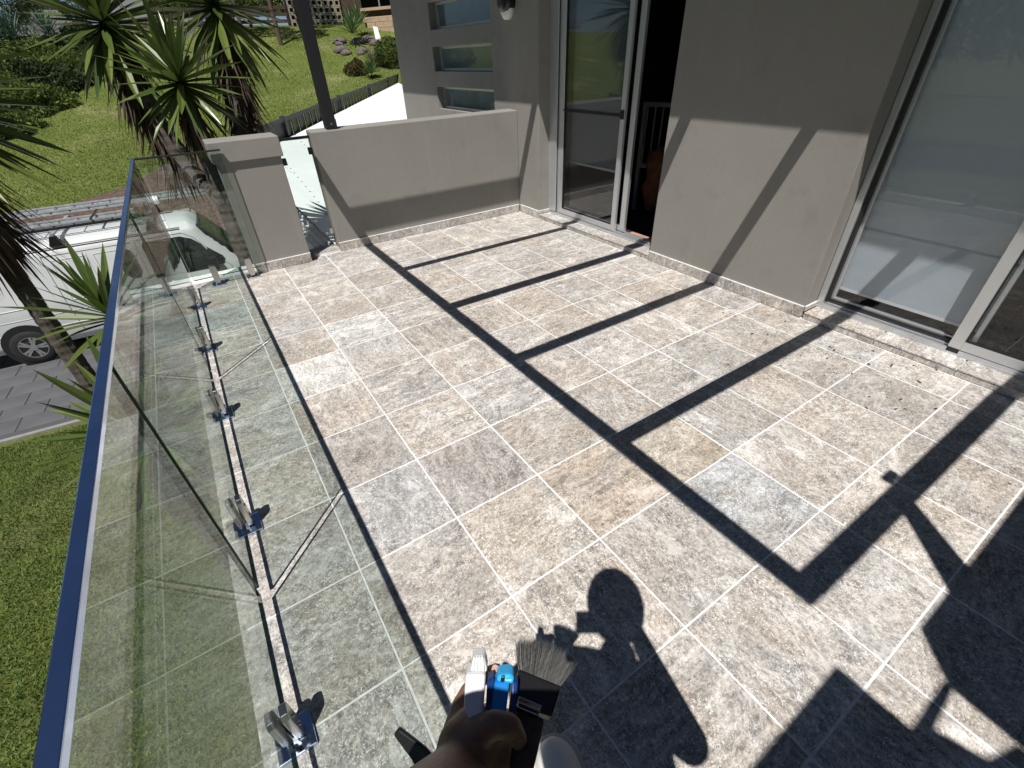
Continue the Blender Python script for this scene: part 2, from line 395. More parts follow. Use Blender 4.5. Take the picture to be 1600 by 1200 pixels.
# ---------------------------------------------------------------- deck
deck = struct(MB().box(-.79, 2.95, -4.5, 3.30, -.30, -.0014).obj('deck_slab', m_grout))
under = struct(box('lower_storey_wall', -.70, 6, -4.4, 3.1, GZ-.2, -.302, m_wall))
S = .406
tm = rbox(-.20075, .20075, -.20075, .20075, -.012, 0, .0022, 1)
tints = {(0, -4): (1.25, 1.3, 1.33), (0, -5): (1.0, .98, .96), (-1, 0): (.98, 1.01, 1.05), (-1, -3): (1.3, 1.33, 1.34), (2, 2): (.96, 1.02, 1.09), (1, 1): (1.0, .93, .86), (-2, -6): (.9, 1.0, 1.05),
         (0, 1): (1.08, 1.06, 1.02), (2, 1): (1.0, .95, .87), (0, 0): (.86, .85, .86), (-1, -1): (.84, .83, .83), (0, -1): (1.1, 1.09, 1.07)}
def ttint(): 
    v = rnd.gauss(1, .05); wq = rnd.uniform(-.015, .03)
    return (v*(1+wq), v*(1.0), v*(1-wq*1.2), 1)
def deck_tile(x0, x1, y0, y1, ij):
    w_, h_ = x1-x0-.0045, y1-y0-.0045
    full = abs(w_-.4015) < .003 and abs(h_-.4015) < .003
    me = tm if full else rbox(-w_/2, w_/2, -h_/2, h_/2, -.012, 0, .0022, 1)
    o = obj('tile', me, m_trav, deck); o.location = ((x0+x1)/2, (y0+y1)/2, rnd.uniform(-.0007, .0005))
    o.rotation_euler = (rnd.uniform(-.0012, .0012), rnd.uniform(-.0012, .0012), rnd.choice((0, math.pi)) if not full else rnd.choice((0, math.pi, 0, math.pi/2, -math.pi/2))+rnd.uniform(-.002, .002))
    c = ttint(); tt = tints.get(ij)
    o.color = (tt[0], tt[1], tt[2], 1) if tt else c
    return o
for i in range(-2, 7):
    for j in range(-8, 8):      # tile spans x i..i+1, y between -j-1 and -j  (in tile units)
        x0, x1 = i*S, min((i+1)*S, 2.700); y1, y0 = -j*S, -(j+1)*S
        y1 = min(y1, 3.100)
        if x1-x0 < .05 or y1-y0 < .05: continue
        deck_tile(x0, x1, y0, y1, (i, j))

# ---------------------------------------------------------------- house
house = empty('house', (2.71, 0, GZ))
tag(house, 'taupe rendered house with slot windows and sliding doors along the tiled terrace', 'house')
HO = Vector((-2.71, 0, -GZ))
def hp(mb, name, mat, parent=None, bev=0, smooth=False):   # house part, world coordinates
    o = mb.obj(name, mat, parent or house, bev=bev, smooth=smooth)
    if parent is None: o.location = HO
    return o
X0, X1 = 2.71, 2.95
wl = MB()
wl.box(X0, X1, -.285, 1.085, GZ, 2.75)                      # between the two openings
wl.box(X0, X1, 2.73, 3.57, GZ, 2.75)                        # pier
wl.box(X0, X1, 5.01, 6.2, GZ, 2.75)                         # far end
slots = [(.955, 1.205), (1.372, 1.628), (1.795, 2.06)]
zz = GZ
for a, b_ in slots: wl.box(X0, X1, 3.57, 5.01, zz, a); zz = b_
wl.box(X0, X1, 3.57, 5.01, zz, 2.75)
wl.box(X0, X1, 1.085, 2.73, 2.25, 2.75); wl.box(X0, X1, 1.085, 2.73, GZ, -.30)
wl.box(X0, X1, -4.2, -.285, 2.25, 2.75); wl.box(X0, X1, -4.2, -.285, GZ, -.30); wl.box(X0, X1, -6, -4.2, GZ, 2.75)
hp(wl, 'wall', m_wall, bev=.004)
back = MB(); back.box(6.0, 6.2, -6, 6.2, GZ, 2.75); back.box(X1, 6.0, 6.0, 6.2, GZ, 2.75); back.box(X1, 6.0, -6, -5.8, GZ, 2.75)
hp(back, 'rear_wall', m_wall)
rf = MB(); rf.box(2.07, 6.5, -6.3, 6.35, 2.752, 2.95); hp(rf, 'eave_slab', m_char)
# rooms behind the doors
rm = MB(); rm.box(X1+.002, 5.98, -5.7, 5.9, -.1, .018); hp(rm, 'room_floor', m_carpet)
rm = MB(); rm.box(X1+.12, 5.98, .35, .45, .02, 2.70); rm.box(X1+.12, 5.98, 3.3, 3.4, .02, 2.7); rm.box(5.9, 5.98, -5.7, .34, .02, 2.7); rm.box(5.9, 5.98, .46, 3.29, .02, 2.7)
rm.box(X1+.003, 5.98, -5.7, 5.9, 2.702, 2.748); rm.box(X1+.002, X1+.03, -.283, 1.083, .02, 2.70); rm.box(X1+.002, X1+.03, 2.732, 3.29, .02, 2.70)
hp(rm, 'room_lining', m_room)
# slot windows
for a, b_ in slots:
    f = MB(); x = 2.80; t_ = .028
    f.box(x, x+.05, 3.572, 5.008, a+.002, a+t_); f.box(x, x+.05, 3.572, 5.008, b_-t_, b_-.002)
    f.box(x, x+.05, 3.572, 3.572+t_, a+t_, b_-t_); f.box(x, x+.05, 5.008-t_, 5.008, a+t_, b_-t_)
    fo = hp(f, 'window_frame', m_alu)
    MB().box(x+.02, x+.026, 3.6, 4.98, a+t_, b_-t_).obj('pane', m_wglass, fo)
    MB().box(x+.034, x+.038, 3.6, 4.98, a+t_, b_-t_).obj('blind', simple('slot_blind', (.22, .28, .31), .7, 0, .15, 5) if a < 1 else bpy.data.materials['slot_blind'], fo)
# skirting tiles on the house wall
def skirt(parent, axis, a0, a1, face, th, z0, z1, off, inner, step=S, phase=0.0):
    pos = []; x = math.floor((a0-phase)/step)*step+phase
    while x < a1: pos.append(x); x += step
    for p in pos:
        s_, e_ = max(a0, p)+.0015, min(a1, p+step)-.0015
        if e_-s_ < .01: continue
        lo, hi = (face, face+th) if not inner else (face-th, face)
        me = rbox(lo, hi, s_, e_, z0, z1, .0012) if axis == 'y' else rbox(s_, e_, lo, hi, z0, z1, .0012)
        cx, cy, cz = ((lo+hi)/2, (s_+e_)/2, 0) if axis == 'y' else ((s_+e_)/2, (lo+hi)/2, 0)
        for v in me.vertices: v.co.x -= cx; v.co.y -= cy
        o = obj('skirting_tile', me, m_trav, parent); o.location = Vector((cx, cy, 0))+off; o.color = [c*.93 for c in ttint()[:3]]+[1]
SZ = .078
skirt(house, 'y', -.285, 1.085, 2.709, .010, .002, SZ, HO, True)
skirt(house, 'y', 2.72, 3.078, 2.709, .010, .002, SZ, HO, True)
skirt(house, 'x', 2.711, 2.85, 2.728, .009, .048, SZ, HO, True, phase=2.711)
for b_ in ((2.6995, 2.7095, -.285, 1.085), (2.6995, 2.7095, 2.72, 3.078), (2.711, 2.85, 2.7195, 2.7275), (2.711, 2.85, -.295, -.2865)): hp(MB().box(*b_, SZ+.0005, SZ+.006), 'skirting_grout', m_grout)
skirt(house, 'x', 2.711, 2.85, -.287, .009, .048, SZ, HO, True, phase=2.711)
# raised threshold ledges with tile tops
led = MB(); led.box(2.712, 2.948, 1.087, 2.717, .0, .036); led.box(2.712, 2.948, -4.2, -.298, .0, .036); hp(led, 'ledge_bed', m_grout)
def ledge(y0, y1, phase):
    x = phase
    ps = sorted([y0, y1]+[p for p in [phase+S*k for k in range(-14, 14)] if y0+.03 < p < y1-.03])
    for a, b_ in zip(ps[:-1], ps[1:]):
        for nm, (xa, xb, za, zb) in (('ledge_tile', (2.700, 2.86, .0375, .0475)), ('riser_tile', (2.703, 2.7115, .001, .0355))):
            me = rbox(-(xb-xa)/2, (xb-xa)/2, -(b_-a)/2+.003, (b_-a)/2-.003, za, zb, .0015)
            o = obj(nm, me, m_trav, house); o.location = Vector(((xa+xb)/2, (a+b_)/2, 0))+HO; o.color = ttint()
ledge(1.087, 2.717, 1.087); ledge(-4.2, -.298, -.298-.03)

# far door: fixed glazed panel, sliding screen stile, open gap
dz = .048
dd = MB()
dd.box(2.84, 2.945, 2.688, 2.728, dz, 2.245); dd.box(2.84, 2.945, 1.087, 1.12, dz, 2.245); dd.box(2.84, 2.945, 1.12, 2.688, 2.205, 2.245)
for k_ in range(4): dd.box(2.835+.028*k_, 2.849+.028*k_, 1.12, 2.688, dz, dz+.022+(.010 if k_ % 2 else 0))
dd.box(2.832, 2.945, 1.12, 2.688, dz-.002, dz+.010)
door = hp(dd, 'door_frame', m_alu, bev=.0015)
def sash(parent, x, y0, y1, z0, z1, st=.045, th=.03, name='door_sash', mat=m_alu, bot=.055, pane=True):
    f = MB(); f.box(x, x+th, y0, y0+st, z0, z1); f.box(x, x+th, y1-st, y1, z0, z1); f.box(x, x+th, y0+st, y1-st, z0, z0+bot); f.box(x, x+th, y0+st, y1-st, z1-.05, z1)
    o = f.obj(name, mat, parent, bev=.002)
    gk = MB(); gk.box(x+.004, x+th-.004, y0+st, y0+st+.006, z0+bot+.006, z1-.056); gk.box(x+.004, x+th-.004, y1-st-.006, y1-st, z0+bot+.006, z1-.056); gk.box(x+.004, x+th-.004, y0+st, y1-st, z0+bot, z0+bot+.006)
    return o, gk
s1, gk = sash(house, 2.858, 1.69, 2.56, dz+.024, 2.20, .05); s1.location = HO
gk.obj('gasket', m_alu_d, s1)
MB().box(2.871, 2.876, 1.74, 2.51, dz+.08, 2.15).obj('pane', m_wglass, s1)
s2, gk = sash(house, 2.900, 1.60, 2.60, dz+.03, 2.20, .06); s2.location = HO
gk.obj('gasket', m_alu_d, s2)
MB().box(2.912, 2.917, 1.66, 2.54, dz+.09, 2.15).obj('pane', m_wglass, s2)
hb = MB().box(2.850, 2.857, 1.74, 2.51, 1.048, 1.068).obj('mid_bar', m_alu_d, s1)
MB().box(2.846, 2.857, 1.695, 1.735, 1.03, 1.10).obj('latch', m_alu_d, s1, bev=.003)
tr_ = MB(); tr_.box(2.836, 2.85, 2.60, 2.684, dz+.03, 2.20); tr_.box(2.862, 2.868, 2.565, 2.64, dz+.03, 2.2); tr_.box(2.89, 2.897, 2.61, 2.684, dz+.03, 2.2)
hp(tr_, 'side_track', m_alu, bev=.001)
dt = MB().box(2.855, 2.859, 2.60, 2.684, dz+.03, 2.2).box(2.876, 2.888, 2.605, 2.684, dz+.03, 2.2); hp(dt, 'track_shadow_seal', m_alu_d)
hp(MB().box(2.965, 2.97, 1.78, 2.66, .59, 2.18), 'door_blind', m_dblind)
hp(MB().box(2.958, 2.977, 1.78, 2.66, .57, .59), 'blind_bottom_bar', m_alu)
hp(MB().box(2.952, 3.03, 1.09, 1.60, .019, .062), 'timber_strip', m_timber, bev=.01)

# near window: fixed pane with blind, then a sliding door leaf
wf = MB()
wf.box(2.85, 2.945, -.327, -.289, dz, 2.245); wf.box(2.85, 2.945, -4.15, -.327, 2.205, 2.245)
wf.box(2.843, 2.945, -4.15, -.289, dz-.002, dz+.012); wf.box(2.848, 2.862, -4.15, -.327, dz+.012, dz+.030); wf.box(2.875, 2.885, -4.15, -.327, dz+.012, dz+.04); wf.box(2.905, 2.945, -4.15, -.327, dz+.012, dz+.05)
hp(wf, 'window_track_frame', m_alu, bev=.0015)
hp(MB().box(2.868, 2.9, -.345, -.3275, dz+.05, 2.2).box(2.888, 2.9, -1.02, -.345, dz+.05, dz+.062), 'window_seal', m_alu_d)
s3, gk = sash(house, 2.904, -1.12, -.343, dz+.052, 2.2, .022, .025, 'window_sash', bot=.024); s3.location = HO
MB().box(2.912, 2.917, -1.098, -.365, dz+.076, 2.15).obj('pane', m_wglass, s3)
s4, gk = sash(house, 2.852, -2.05, -1.028, dz+.034, 2.2, .058, .034, 'sliding_leaf', bot=.052); s4.location = HO
gk.obj('gasket', m_alu_d, s4)
MB().box(2.866, 2.871, -1.99, -1.086, dz+.09, 2.15).obj('pane', m_wglass, s4)
hp(MB().box(2.846, 2.851, -1.086, -1.03, dz+.001, dz+.034), 'leaf_foot', m_alu_d)
hp(MB().box(2.950, 2.953, -1.10, -.345, .185, 2.2), 'window_blind', m_blind)
hp(MB().box(2.947, 2.958, -1.10, -.345, .168, .1845), 'blind_bottom_bar', m_pvc)

# wall lamp
lamp = empty('wall_lamp', (2.71, 3.2, 1.89)); tag(lamp, 'black half-shielded oval wall light beside the sliding door', 'wall light')
lm = MB(); n = 14
def halfoval(cy, cz, ry, rz, x0, x1, name, mat, par, z_lo=-1):
    pts = [(cy+ry*math.cos(a), cz+rz*math.sin(a)) for a in [2*math.pi*k/20 for k in range(20)]]
    pts2 = [(cy+(p[0]-cy)*.72, cz+(p[1]-cz)*.72) for p in pts]
    nn = 20; vs = [(x0, *p) for p in pts]+[(x0+(x1-x0)*.7, *p) for p in pts]+[(x1, *p) for p in pts2]
    fs = [(i, (i+1) % nn, nn+(i+1) % nn, nn+i) for i in range(nn)]+[(nn+i, nn+(i+1) % nn, 2*nn+(i+1) % nn, 2*nn+i) for i in range(nn)]+[tuple(range(2*nn, 3*nn)), tuple(range(nn-1, -1, -1))]
    me = MB().add(vs, fs).me(name, True); return obj(name, me, mat, par)
halfoval(0, 0, .085, .10, -.001, -.075, 'diffuser', m_lens, lamp)
halfoval(-.004, .035, .10, .085, 0, -.10, 'shield', m_blk, lamp)

# cot, cloth and chair inside the dark room
cot = empty('cot', (3.7, 1.9, .02)); tag(cot, 'pale slatted cot rail in the dark room behind the open door', 'cot')
MB().box(-.65, .65, -.02, .02, 1.02, 1.06).obj('top_rail', m_cot, cot); MB().box(-.65, .65, -.02, .02, .45, .49).obj('bottom_rail', m_cot, cot)
sl = MB().tube((0, 0, .48), (0, 0, 1.03), .009, seg=6).me('slat')
for k_ in range(14): o = obj('slat', sl, m_cot, cot); o.location = (-.6+.092*k_, 0, 0)
for sx in (-.63, .63): MB().box(sx-.02, sx+.02, -.02, .02, 0, 1.02).obj('leg', m_cot, cot)
cot.rotation_euler = (0, 0, R(-82)); cot.location = (3.8, 1.62, .02)
def blob(name, c, r, mat, amp=.18, seed=0, sub=3, parent=None):
    bm = bmesh.new(); bmesh.ops.create_icosphere(bm, subdivisions=sub, radius=1)
    for v in bm.verts:
        k_ = 1+amp*noise.noise(v.co*1.7+Vector((seed, 0, 0)))+amp*.4*noise.noise(v.co*5+Vector((seed, 3, 0)))
        v.co = Vector((v.co.x*r[0], v.co.y*r[1], v.co.z*r[2]))*k_
    me = bpy.data.meshes.new(name); bm.to_mesh(me); bm.free(); me.polygons.foreach_set('use_smooth', [True]*len(me.polygons))
    o = obj(name, me, mat, parent); o.location = c; return o
tag(blob('orange_bag', (3.62, 1.86, .34), (.13, .16, .33), m_orange, .5, 4), 'crumpled orange cloth bag on the floor inside the open door', 'bag')
ch = empty('chair', (3.35, 1.28, .02)); tag(ch, 'thin white-legged chair standing behind the open door', 'chair')
for k_, (a, b_) in enumerate(((0, 0), (.36, 0), (0, -.36), (.36, -.36))): MB().tube((a, b_, 0), (a, b_, .44), .012, seg=8).obj('leg', m_cot, ch)
MB().box(-.02, .38, -.38, .02, .441, .47).obj('seat', m_char, ch, bev=.01)
MB().box(.36, .38, -.38, .02, .471, .85).obj('backrest', m_char, ch, bev=.01)

# ---------------------------------------------------------------- parapet, pillar, infill glass
par = empty('parapet_wall', (.565, 3.11, -.004)); tag(par, 'low taupe rendered parapet wall with sloped top across the terrace end', 'wall')
PO = Vector((-.565, -3.11, .004))
pw = MB(); pw.add([(.565, 3.11, -.3), (2.708, 3.11, -.3), (2.708, 3.27, -.3), (.565, 3.27, -.3), (.565, 3.11, 1.035), (2.708, 3.11, 1.035), (2.708, 3.27, 1.045), (.565, 3.27, 1.045)], [(0,3,2,1),(4,5,6,7),(0,1,5,4),(1,2,6,5),(2,3,7,6),(3,0,4,7)])
o = pw.obj('wall_body', m_wall, par, bev=.006); o.location = PO
skirt(par, 'x', .565, 2.698, 3.109, .010, .002, SZ, PO, True, phase=.16)
o = MB().box(.565, 2.698, 3.0985, 3.1093, SZ+.0005, SZ+.006).obj('skirting_grout', m_grout, par); o.location = PO
pil = empty('pillar', (.02, 3.1, -.004)); tag(pil, 'taupe rendered square pillar between the glass balustrade and the glass infill', 'pillar')
PL = Vector((-.02, -3.1, .004))
o = MB().box(-.212, .265, 3.01, 3.27, -.3, .902).obj('wall_body', m_wall, pil, bev=.004); o.location = PL
o = MB().box(-.240, .284, 2.985, 3.285, .9025, 1.052).obj('coping', m_wall, pil, bev=.006); o.location = PL
skirt(pil, 'x', -.212, .265, 3.009, .010, .002, SZ, PL, True, phase=0.0)
o = MB().box(-.212, .265, 2.9985, 3.0093, SZ+.0005, SZ+.006).obj('skirting_grout', m_grout, pil); o.location = PL
inf = empty('glass_infill', (.42, 3.2, -.004)); tag(inf, 'narrow clear glass infill panel with dark clamps between pillar and parapet', 'glass panel')
IO = Vector((-.42, -3.2, .004))
def ip(mb, nm, mat, **k): o = mb.obj(nm, mat, inf, **k); o.location = IO; return o
ip(MB().box(.30, .55, 3.19, 3.20, .07, .985), 'pane', m_glass)
ip(MB().box(.284, .564, 3.183, 3.207, .987, 1.008), 'top_rail', m_blk)
for (xa, xb, z) in ((.2655, .325, .80), (.528, .564, .86), (.528, .564, .16)): ip(MB().box(xa, xb, 3.178, 3.212, z, z+.055), 'clamp', m_blk if z > .5 else m_steel_b, bev=.003)
ip(MB().box(.287, .307, 3.02, 3.06, -.0, .055), 'foot_bracket', m_blk)
th = struct(MB().box(.284, .564, 3.101, 3.27, -.0035, .022).obj('threshold', m_grout))
for a, b_ in ((.286, .42), (.4235, .562)):
    me = rbox(-(b_-a)/2, (b_-a)/2, -.083, .083, 0, .009, .0015); o = obj('threshold_tile', me, m_trav, th); o.location = ((a+b_)/2, 3.1845, .0225); o.color = ttint()

# ---------------------------------------------------------------- glass balustrade
bal = empty('glass_balustrade', (-.722, .9, 0)); tag(bal, 'frameless glass balustrade on chrome spigots with mirror-polished top rail', 'balustrade')
BO = Vector((.722, -.9, 0))
GX = -.722
def bp(mb, nm, mat, par=None, **k):
    o = mb.obj(nm, mat, par or bal, **k)
    if par is None: o.location = BO
    return o
RB, RT = .995, 1.010
for a, b_ in ((-1.985, -.360), (-.326, 1.289), (1.323, 2.948)):
    bp(MB().box(GX-.006, GX+.006, a, b_, .075, RB-.0), 'glass_panel', m_glass)
bp(MB().box(-.70, -.172, 2.954, 2.966, .075, RB), 'glass_panel', m_glass)
# green edge strips of the toughened glass at the vertical ends
m_edge = simple('glass_edge_green', (.006, .016, .012), .12, 0, .1)
m_edgel = simple('glass_edge_bright', (.55, .62, .56), .2, 0, .1)
for y in (-.360, -.326, 1.289, 1.323): 
    s_ = -1 if y in (-.360, 1.289) else 1
    bp(MB().box(GX-.0045, GX+.0045, y-(.0006 if s_ > 0 else .0018), y+(.0018 if s_ > 0 else .0006), .075, RB-.001), 'glass_edge', m_edge)
bp(MB().box(-.7018, -.7002, 2.9545, 2.9655, .075, RB-.001), 'glass_edge', m_edgel)
bp(MB().box(-.1725, -.1713, 2.9545, 2.9655, .075, RB-.001), 'glass_edge', m_edge)
for a, b_ in ((-1.985, -.360), (-.326, 1.289), (1.323, 2.948)): bp(MB().box(GX-.0062, GX+.0062, a, b_, .0715, .0748), 'glass_edge', m_edge)
bp(MB().box(-.70, -.172, 2.9538, 2.9662, .0715, .0748), 'glass_edge', m_edge)
# slotted top rail (long run, return run)
bp(MB().box(GX-.0120, GX+.0100, -2.2, 2.977, RB, RT), 'top_rail', m_sky_rail, bev=.002)
bp(MB().box(GX+.0103, -.16, 2.9475, 2.9735, RB+.002, RT-.002), 'return_rail', m_char, bev=.002)
def spigot(x, y, rz):
    e = bpy.data.objects.new('spigot', None); C.objects.link(e); e.parent = bal; e.location = Vector((x, y, 0))+BO; e.rotation_euler = (0, 0, rz); e.empty_display_size = .05
    MB().box(-.05, .05, -.05, .05, .0015, .0125).obj('base_plate', m_sky_rail, e, bev=.003)
    for s_ in (-1, 1):
        q = MB(); x0_, x1_ = (.0075, .027) if s_ > 0 else (-.027, -.0075)
        q.prism([(-.016, .018), (.016, .018), (.025, .045), (.025, .155), (.016, .170), (-.016, .170), (-.025, .155), (-.025, .045)], 'x', x0_, x1_)
        q.obj('clamp_jaw', m_steel_b, e, bev=.003)
    MB().box(-.0074, .0074, -.016, .016, .0126, .040).obj('stem', m_steel_b, e)
    MB().tube((0.027, 0, .06), (.031, 0, .06), .006, seg=10).tube((0.027, 0, .12), (.031, 0, .12), .006, seg=10).obj('grub_screw', m_steel_b, e)
for y in (-1.66, -.81, .045, .912, 1.753, 2.536): spigot(GX, y, 0)
for x in (-.535, -.262): spigot(x, 2.96, R(90))

# ---------------------------------------------------------------- pergola and post, roof sheets over the near corner
H = 2.42
perg = empty('pergola', (-.1, 0, H)); tag(perg, 'charcoal steel pergola frame of one beam and square rafters over the terrace', 'pergola')
sx, sy = .387*H, .365*H
ZZ = (0, 0, -H)
def pp(mb, nm): 
    o = mb.obj(nm, m_char, perg); o.location = (.1, 0, -H); return o
# shadow strip includes the depth of the member: width + depth*shift
dpt = .05
def member(xa, xb, ya, yb, nm):   # xa..yb are the floor-shadow limits
    pp(MB().box(xa-sx+dpt*.387*0, xb-sx-dpt*.387, ya-sy, yb-sy-dpt*.365, H, H+dpt), nm)
member(.800, .893, -1.41, 3.95, 'beam')
for ya, yb in ((-1.413, -1.312), (-.502, -.404), (.391, .490), (1.284, 1.391), (2.219, 2.307), (3.155, 3.25)):
    pp(MB().box(.893-sx-dpt*.387+.001, 2.70, ya-sy, yb-sy-dpt*.365, H, H+dpt), 'rafter')
q = MB().prism([(1.555-sx, -1.413-sy-.001), (1.455-sx, -1.413-sy-.001), (1.195-sx, -1.668-sy), (1.365-sx, -1.668-sy)], 'z', H, H+.02); pp(q, 'knee_brace')
q = MB().box(1.585-sx, 1.665-sx, -1.311-sy, -1.277-sy, H, H+.03); pp(q, 'bracket')
sh = MB(); sh.prism([(.978-sx, -1.668-sy), (6-sx, -1.664-sy), (6-sx, -6-sy), (.87-sx, -6-sy), (.855-sx, -1.93-sy), (.868-sx, -1.777-sy)], 'z', H+.06, H+.09)
o = sh.obj('patio_roof_panel', m_char); tag(o, 'flat charcoal patio roof panel above the near right corner of the terrace', 'roof panel')
sh = MB(); sh.prism([(-.35-sx, -1.586-sy), (.650-sx, -1.578-sy), (.655-sx, -1.772-sy), (.864-sx, -1.772-sy), (.864-sx, -1.788-sy), (.70-sx, -1.80-sy), (.74-sx, -1.91-sy), (.84-sx, -1.94-sy), (.84-sx, -6-sy), (-.35-sx, -6-sy)], 'z', H+.06, H+.09)
o = sh.obj('patio_roof_panel', m_char); tag(o, 'flat charcoal patio roof panel just behind the photographer', 'roof panel')
post = empty('steel_post', (.765, 3.19, 1.04)); tag(post, 'tall square charcoal steel post bolted on the left end of the parapet', 'post')
MB().box(-.045, .045, -.045, .045, .002, 2.6).obj('shaft', m_char, post, bev=.004)
MB().box(-.048, .048, -.049, -.0455, .002, .075).obj('foot_bracket', m_char, post)
MB().tube((-.0, -.050, .04), (0, -.058, .04), .010, seg=6).obj('bolt', m_steel_b, post)

# ---------------------------------------------------------------- neighbour's white roof, gutter, fence
A = Vector((1.4675, 9.453, .375)); RN = Vector((-.25342716, .15485078, -.95488005))
def on_roof(x, y, up=0): return (x, y, A.z-(RN.x*(x-A.x)+RN.y*(y-A.y))/RN.z+up)
xa, ya, xb, yb = .745, 3.45, .56, 8.0
poly = [(.80, 3.42), (2.69, 3.42), (2.69, 6.22), (4.5, 6.3), (14.5, 32.5), (1.05, 8.55), (.50, 7.6), (.61, 5.15)]
rp = MB(); vs = [on_roof(*p) for p in poly]+[on_roof(*p, up=-.05) for p in poly]; n = len(poly)
rp.add(vs, [tuple(range(n)), tuple(range(2*n-1, n-1, -1))]+[(i, (i+1) % n, n+(i+1) % n, n+i) for i in range(n)])
wr = empty('white_roof', (1.4, 4, -1)); tag(wr, 'bright white sheet roof with rows of screws just beyond the parapet', 'roof')
o = rp.obj('roof_sheet', m_white, wr); o.location = (-1.4, -4, 1)
sc = MB()
for xr in (.98, 1.62, 2.9, 4.0, 5.2, 6.4):
    y = 3.6
    while y < 22:
        if (xr < 2.6 or y > 6.6) and Vector((xr-A.x, y-A.y)).dot(Vector((-.873, .488))) < -.15: sc.tube(on_roof(xr, y, .002), on_roof(xr, y, .010), .014, seg=6)
        y += .21
o = sc.obj('roof_screws', simple('screw_grey', (.45, .47, .48), .5), wr); o.location = (-1.4, -4, 1); o['kind'] = 'stuff'
gt = MB()
p0, p1 = Vector(on_roof(.80, 3.42)), Vector(on_roof(.60, 5.4))
dirv = (p1-p0); side = Vector((-1, -.1, 0)).normalized()
for a, b_, z_ in ((.0, .012, .01), (.012, .07, -.05), (.07, .082, .0), (.082, .19, -.07), (.19, .205, -.0)):
    vs = []
    for p in (p0, p1):
        vs += [p+side*a+Vector((0, 0, z_)), p+side*b_+Vector((0, 0, z_)), p+side*b_+Vector((0, 0, z_-.05)), p+side*a+Vector((0, 0, z_-.05))]
    gt.add(vs, [(0, 1, 2, 3), (7, 6, 5, 4), (0, 4, 5, 1), (1, 5, 6, 2), (2, 6, 7, 3), (3, 7, 4, 0)])
o = gt.obj('gutter', m_pvc, wr); o.location = (-1.4, -4, 1)
e0 = MB().tube(p0+Vector((.012, 0, .02)), p1+Vector((.012, 0, .02)), .013, seg=6); o = e0.obj('gutter_lip', m_char, wr); o.location = (-1.4, -4, 1)
o = MB().box(.05, .80, 3.29, 3.42, -.5, -.32).obj('fascia_board', m_blk, wr); o.location = (-1.4, -4, 1)

fd = Vector((.48808676, .87279511, 0)); fpz = lambda k_: .666+.0569*k_
fence = empty('steel_fence', (1.4675, 9.453, -1.3)); tag(fence, 'charcoal ribbed sheet-metal fence running uphill behind the white roof', 'fence')
def frame(k_):
    p = Vector((1.4675, 9.453, 0))+fd*4.76*k_; return p
perp = Vector((fd.y, -fd.x, 0))
def fbox(mb, k0, k1, t0, t1, z0a, z1a, z0b, z1b):
    a, b_ = frame(k0), frame(k1); vs = []
    for p, z0, z1 in ((a, z0a, z1a), (b_, z0b, z1b)):
        for t_, z in ((t0, z0), (t1, z0), (t1, z1), (t0, z1)):
            q_ = p+perp*t_; vs.append((q_.x, q_.y, z))
    mb.add(vs, [(0, 3, 2, 1), (4, 5, 6, 7), (0, 1, 5, 4), (1, 2, 6, 5), (2, 3, 7, 6), (3, 0, 4, 7)])
FO = Vector((-1.4675, -9.453, 1.3))
for k_ in (-.3, 0, 1, 2, 3, 4):
    m_ = MB(); fbox(m_, k_-.013, k_+.013, -.04, .05, -2.2, fpz(k_)+.03, -2.2, fpz(k_)+.03); o = m_.obj('fence_post', m_fence, fence); o.location = FO
for k_ in range(0, 4):
    m_ = MB(); fbox(m_, k_+.0135, k_+.9865, -.025, .04, fpz(k_)-.06, fpz(k_), fpz(k_+1)-.06, fpz(k_+1)); o = m_.obj('top_rail', m_fence, fence); o.location = FO
    nr = 10
    for j in range(nr):
        u0, u1 = k_+.0135+.973*j/nr, k_+.0135+.973*(j+1)/nr; z0, z1 = fpz(u0)-.061, fpz(u1)-.061
        m_ = MB(); um = u0+(u1-u0)*.72
        fbox(m_, u0, um, -.012, -.004, -2.1, z0, -2.1, z1); fbox(m_, um, u1, .012, .03, -2.1, z0, -2.1, z1)
        o = m_.obj('fence_sheet', m_fence, fence); o.location = FO

m_ = MB(); fbox(m_, -.2865, -.0135, -.025, .04, fpz(-.3)-.06, fpz(-.3), fpz(0)-.06, fpz(0)); o = m_.obj('top_rail', m_fence, fence); o.location = FO
m_ = MB(); fbox(m_, -.2865, -.0135, -.012, -.004, -1.0, fpz(-.3)-.061, -1.0, fpz(0)-.061); o = m_.obj('fence_sheet', m_fence, fence); o.location = FO

# ---------------------------------------------------------------- van
van = empty('van', (0, 0, 0)); tag(van, 'white delivery van with roof racks parked on the driveway below the balustrade', 'van')
hd = R(-3.5); contact = Vector((-3.834, 9.166, GZ+.015))
loc = contact-Vector((1.1*math.cos(hd)+.85*math.sin(hd), 1.1*math.sin(hd)-.85*math.cos(hd), 0)); van.location = loc; van.rotation_euler = (0, 0, hd)
ztop = lambda x: float(np.interp(x, [0, .05, .25, 3.9, 4.12, 4.25, 4.78, 4.92, 5.0, 5.03], [1.5, 1.86, 1.97, 1.99, 1.955, 1.88, 1.22, 1.06, .86, .45]))
halfw = lambda z: float(np.interp(z, [.25, .5, 1.0, 1.15, 1.82, 1.9, 1.96, 1.99], [.80, .845, .855, .835, .75, .70, .50, .25]))
nose = lambda x: float(np.interp(x, [0, .08, 4.3, 4.75, 4.95, 5.03], [.93, 1, 1, .93, .80, .62]))
zs = [.28, .40, .55, .80, .84, .98, 1.12, 1.16, 1.4, 1.6, 1.80, 1.86, 1.91, 1.95, 1.98]
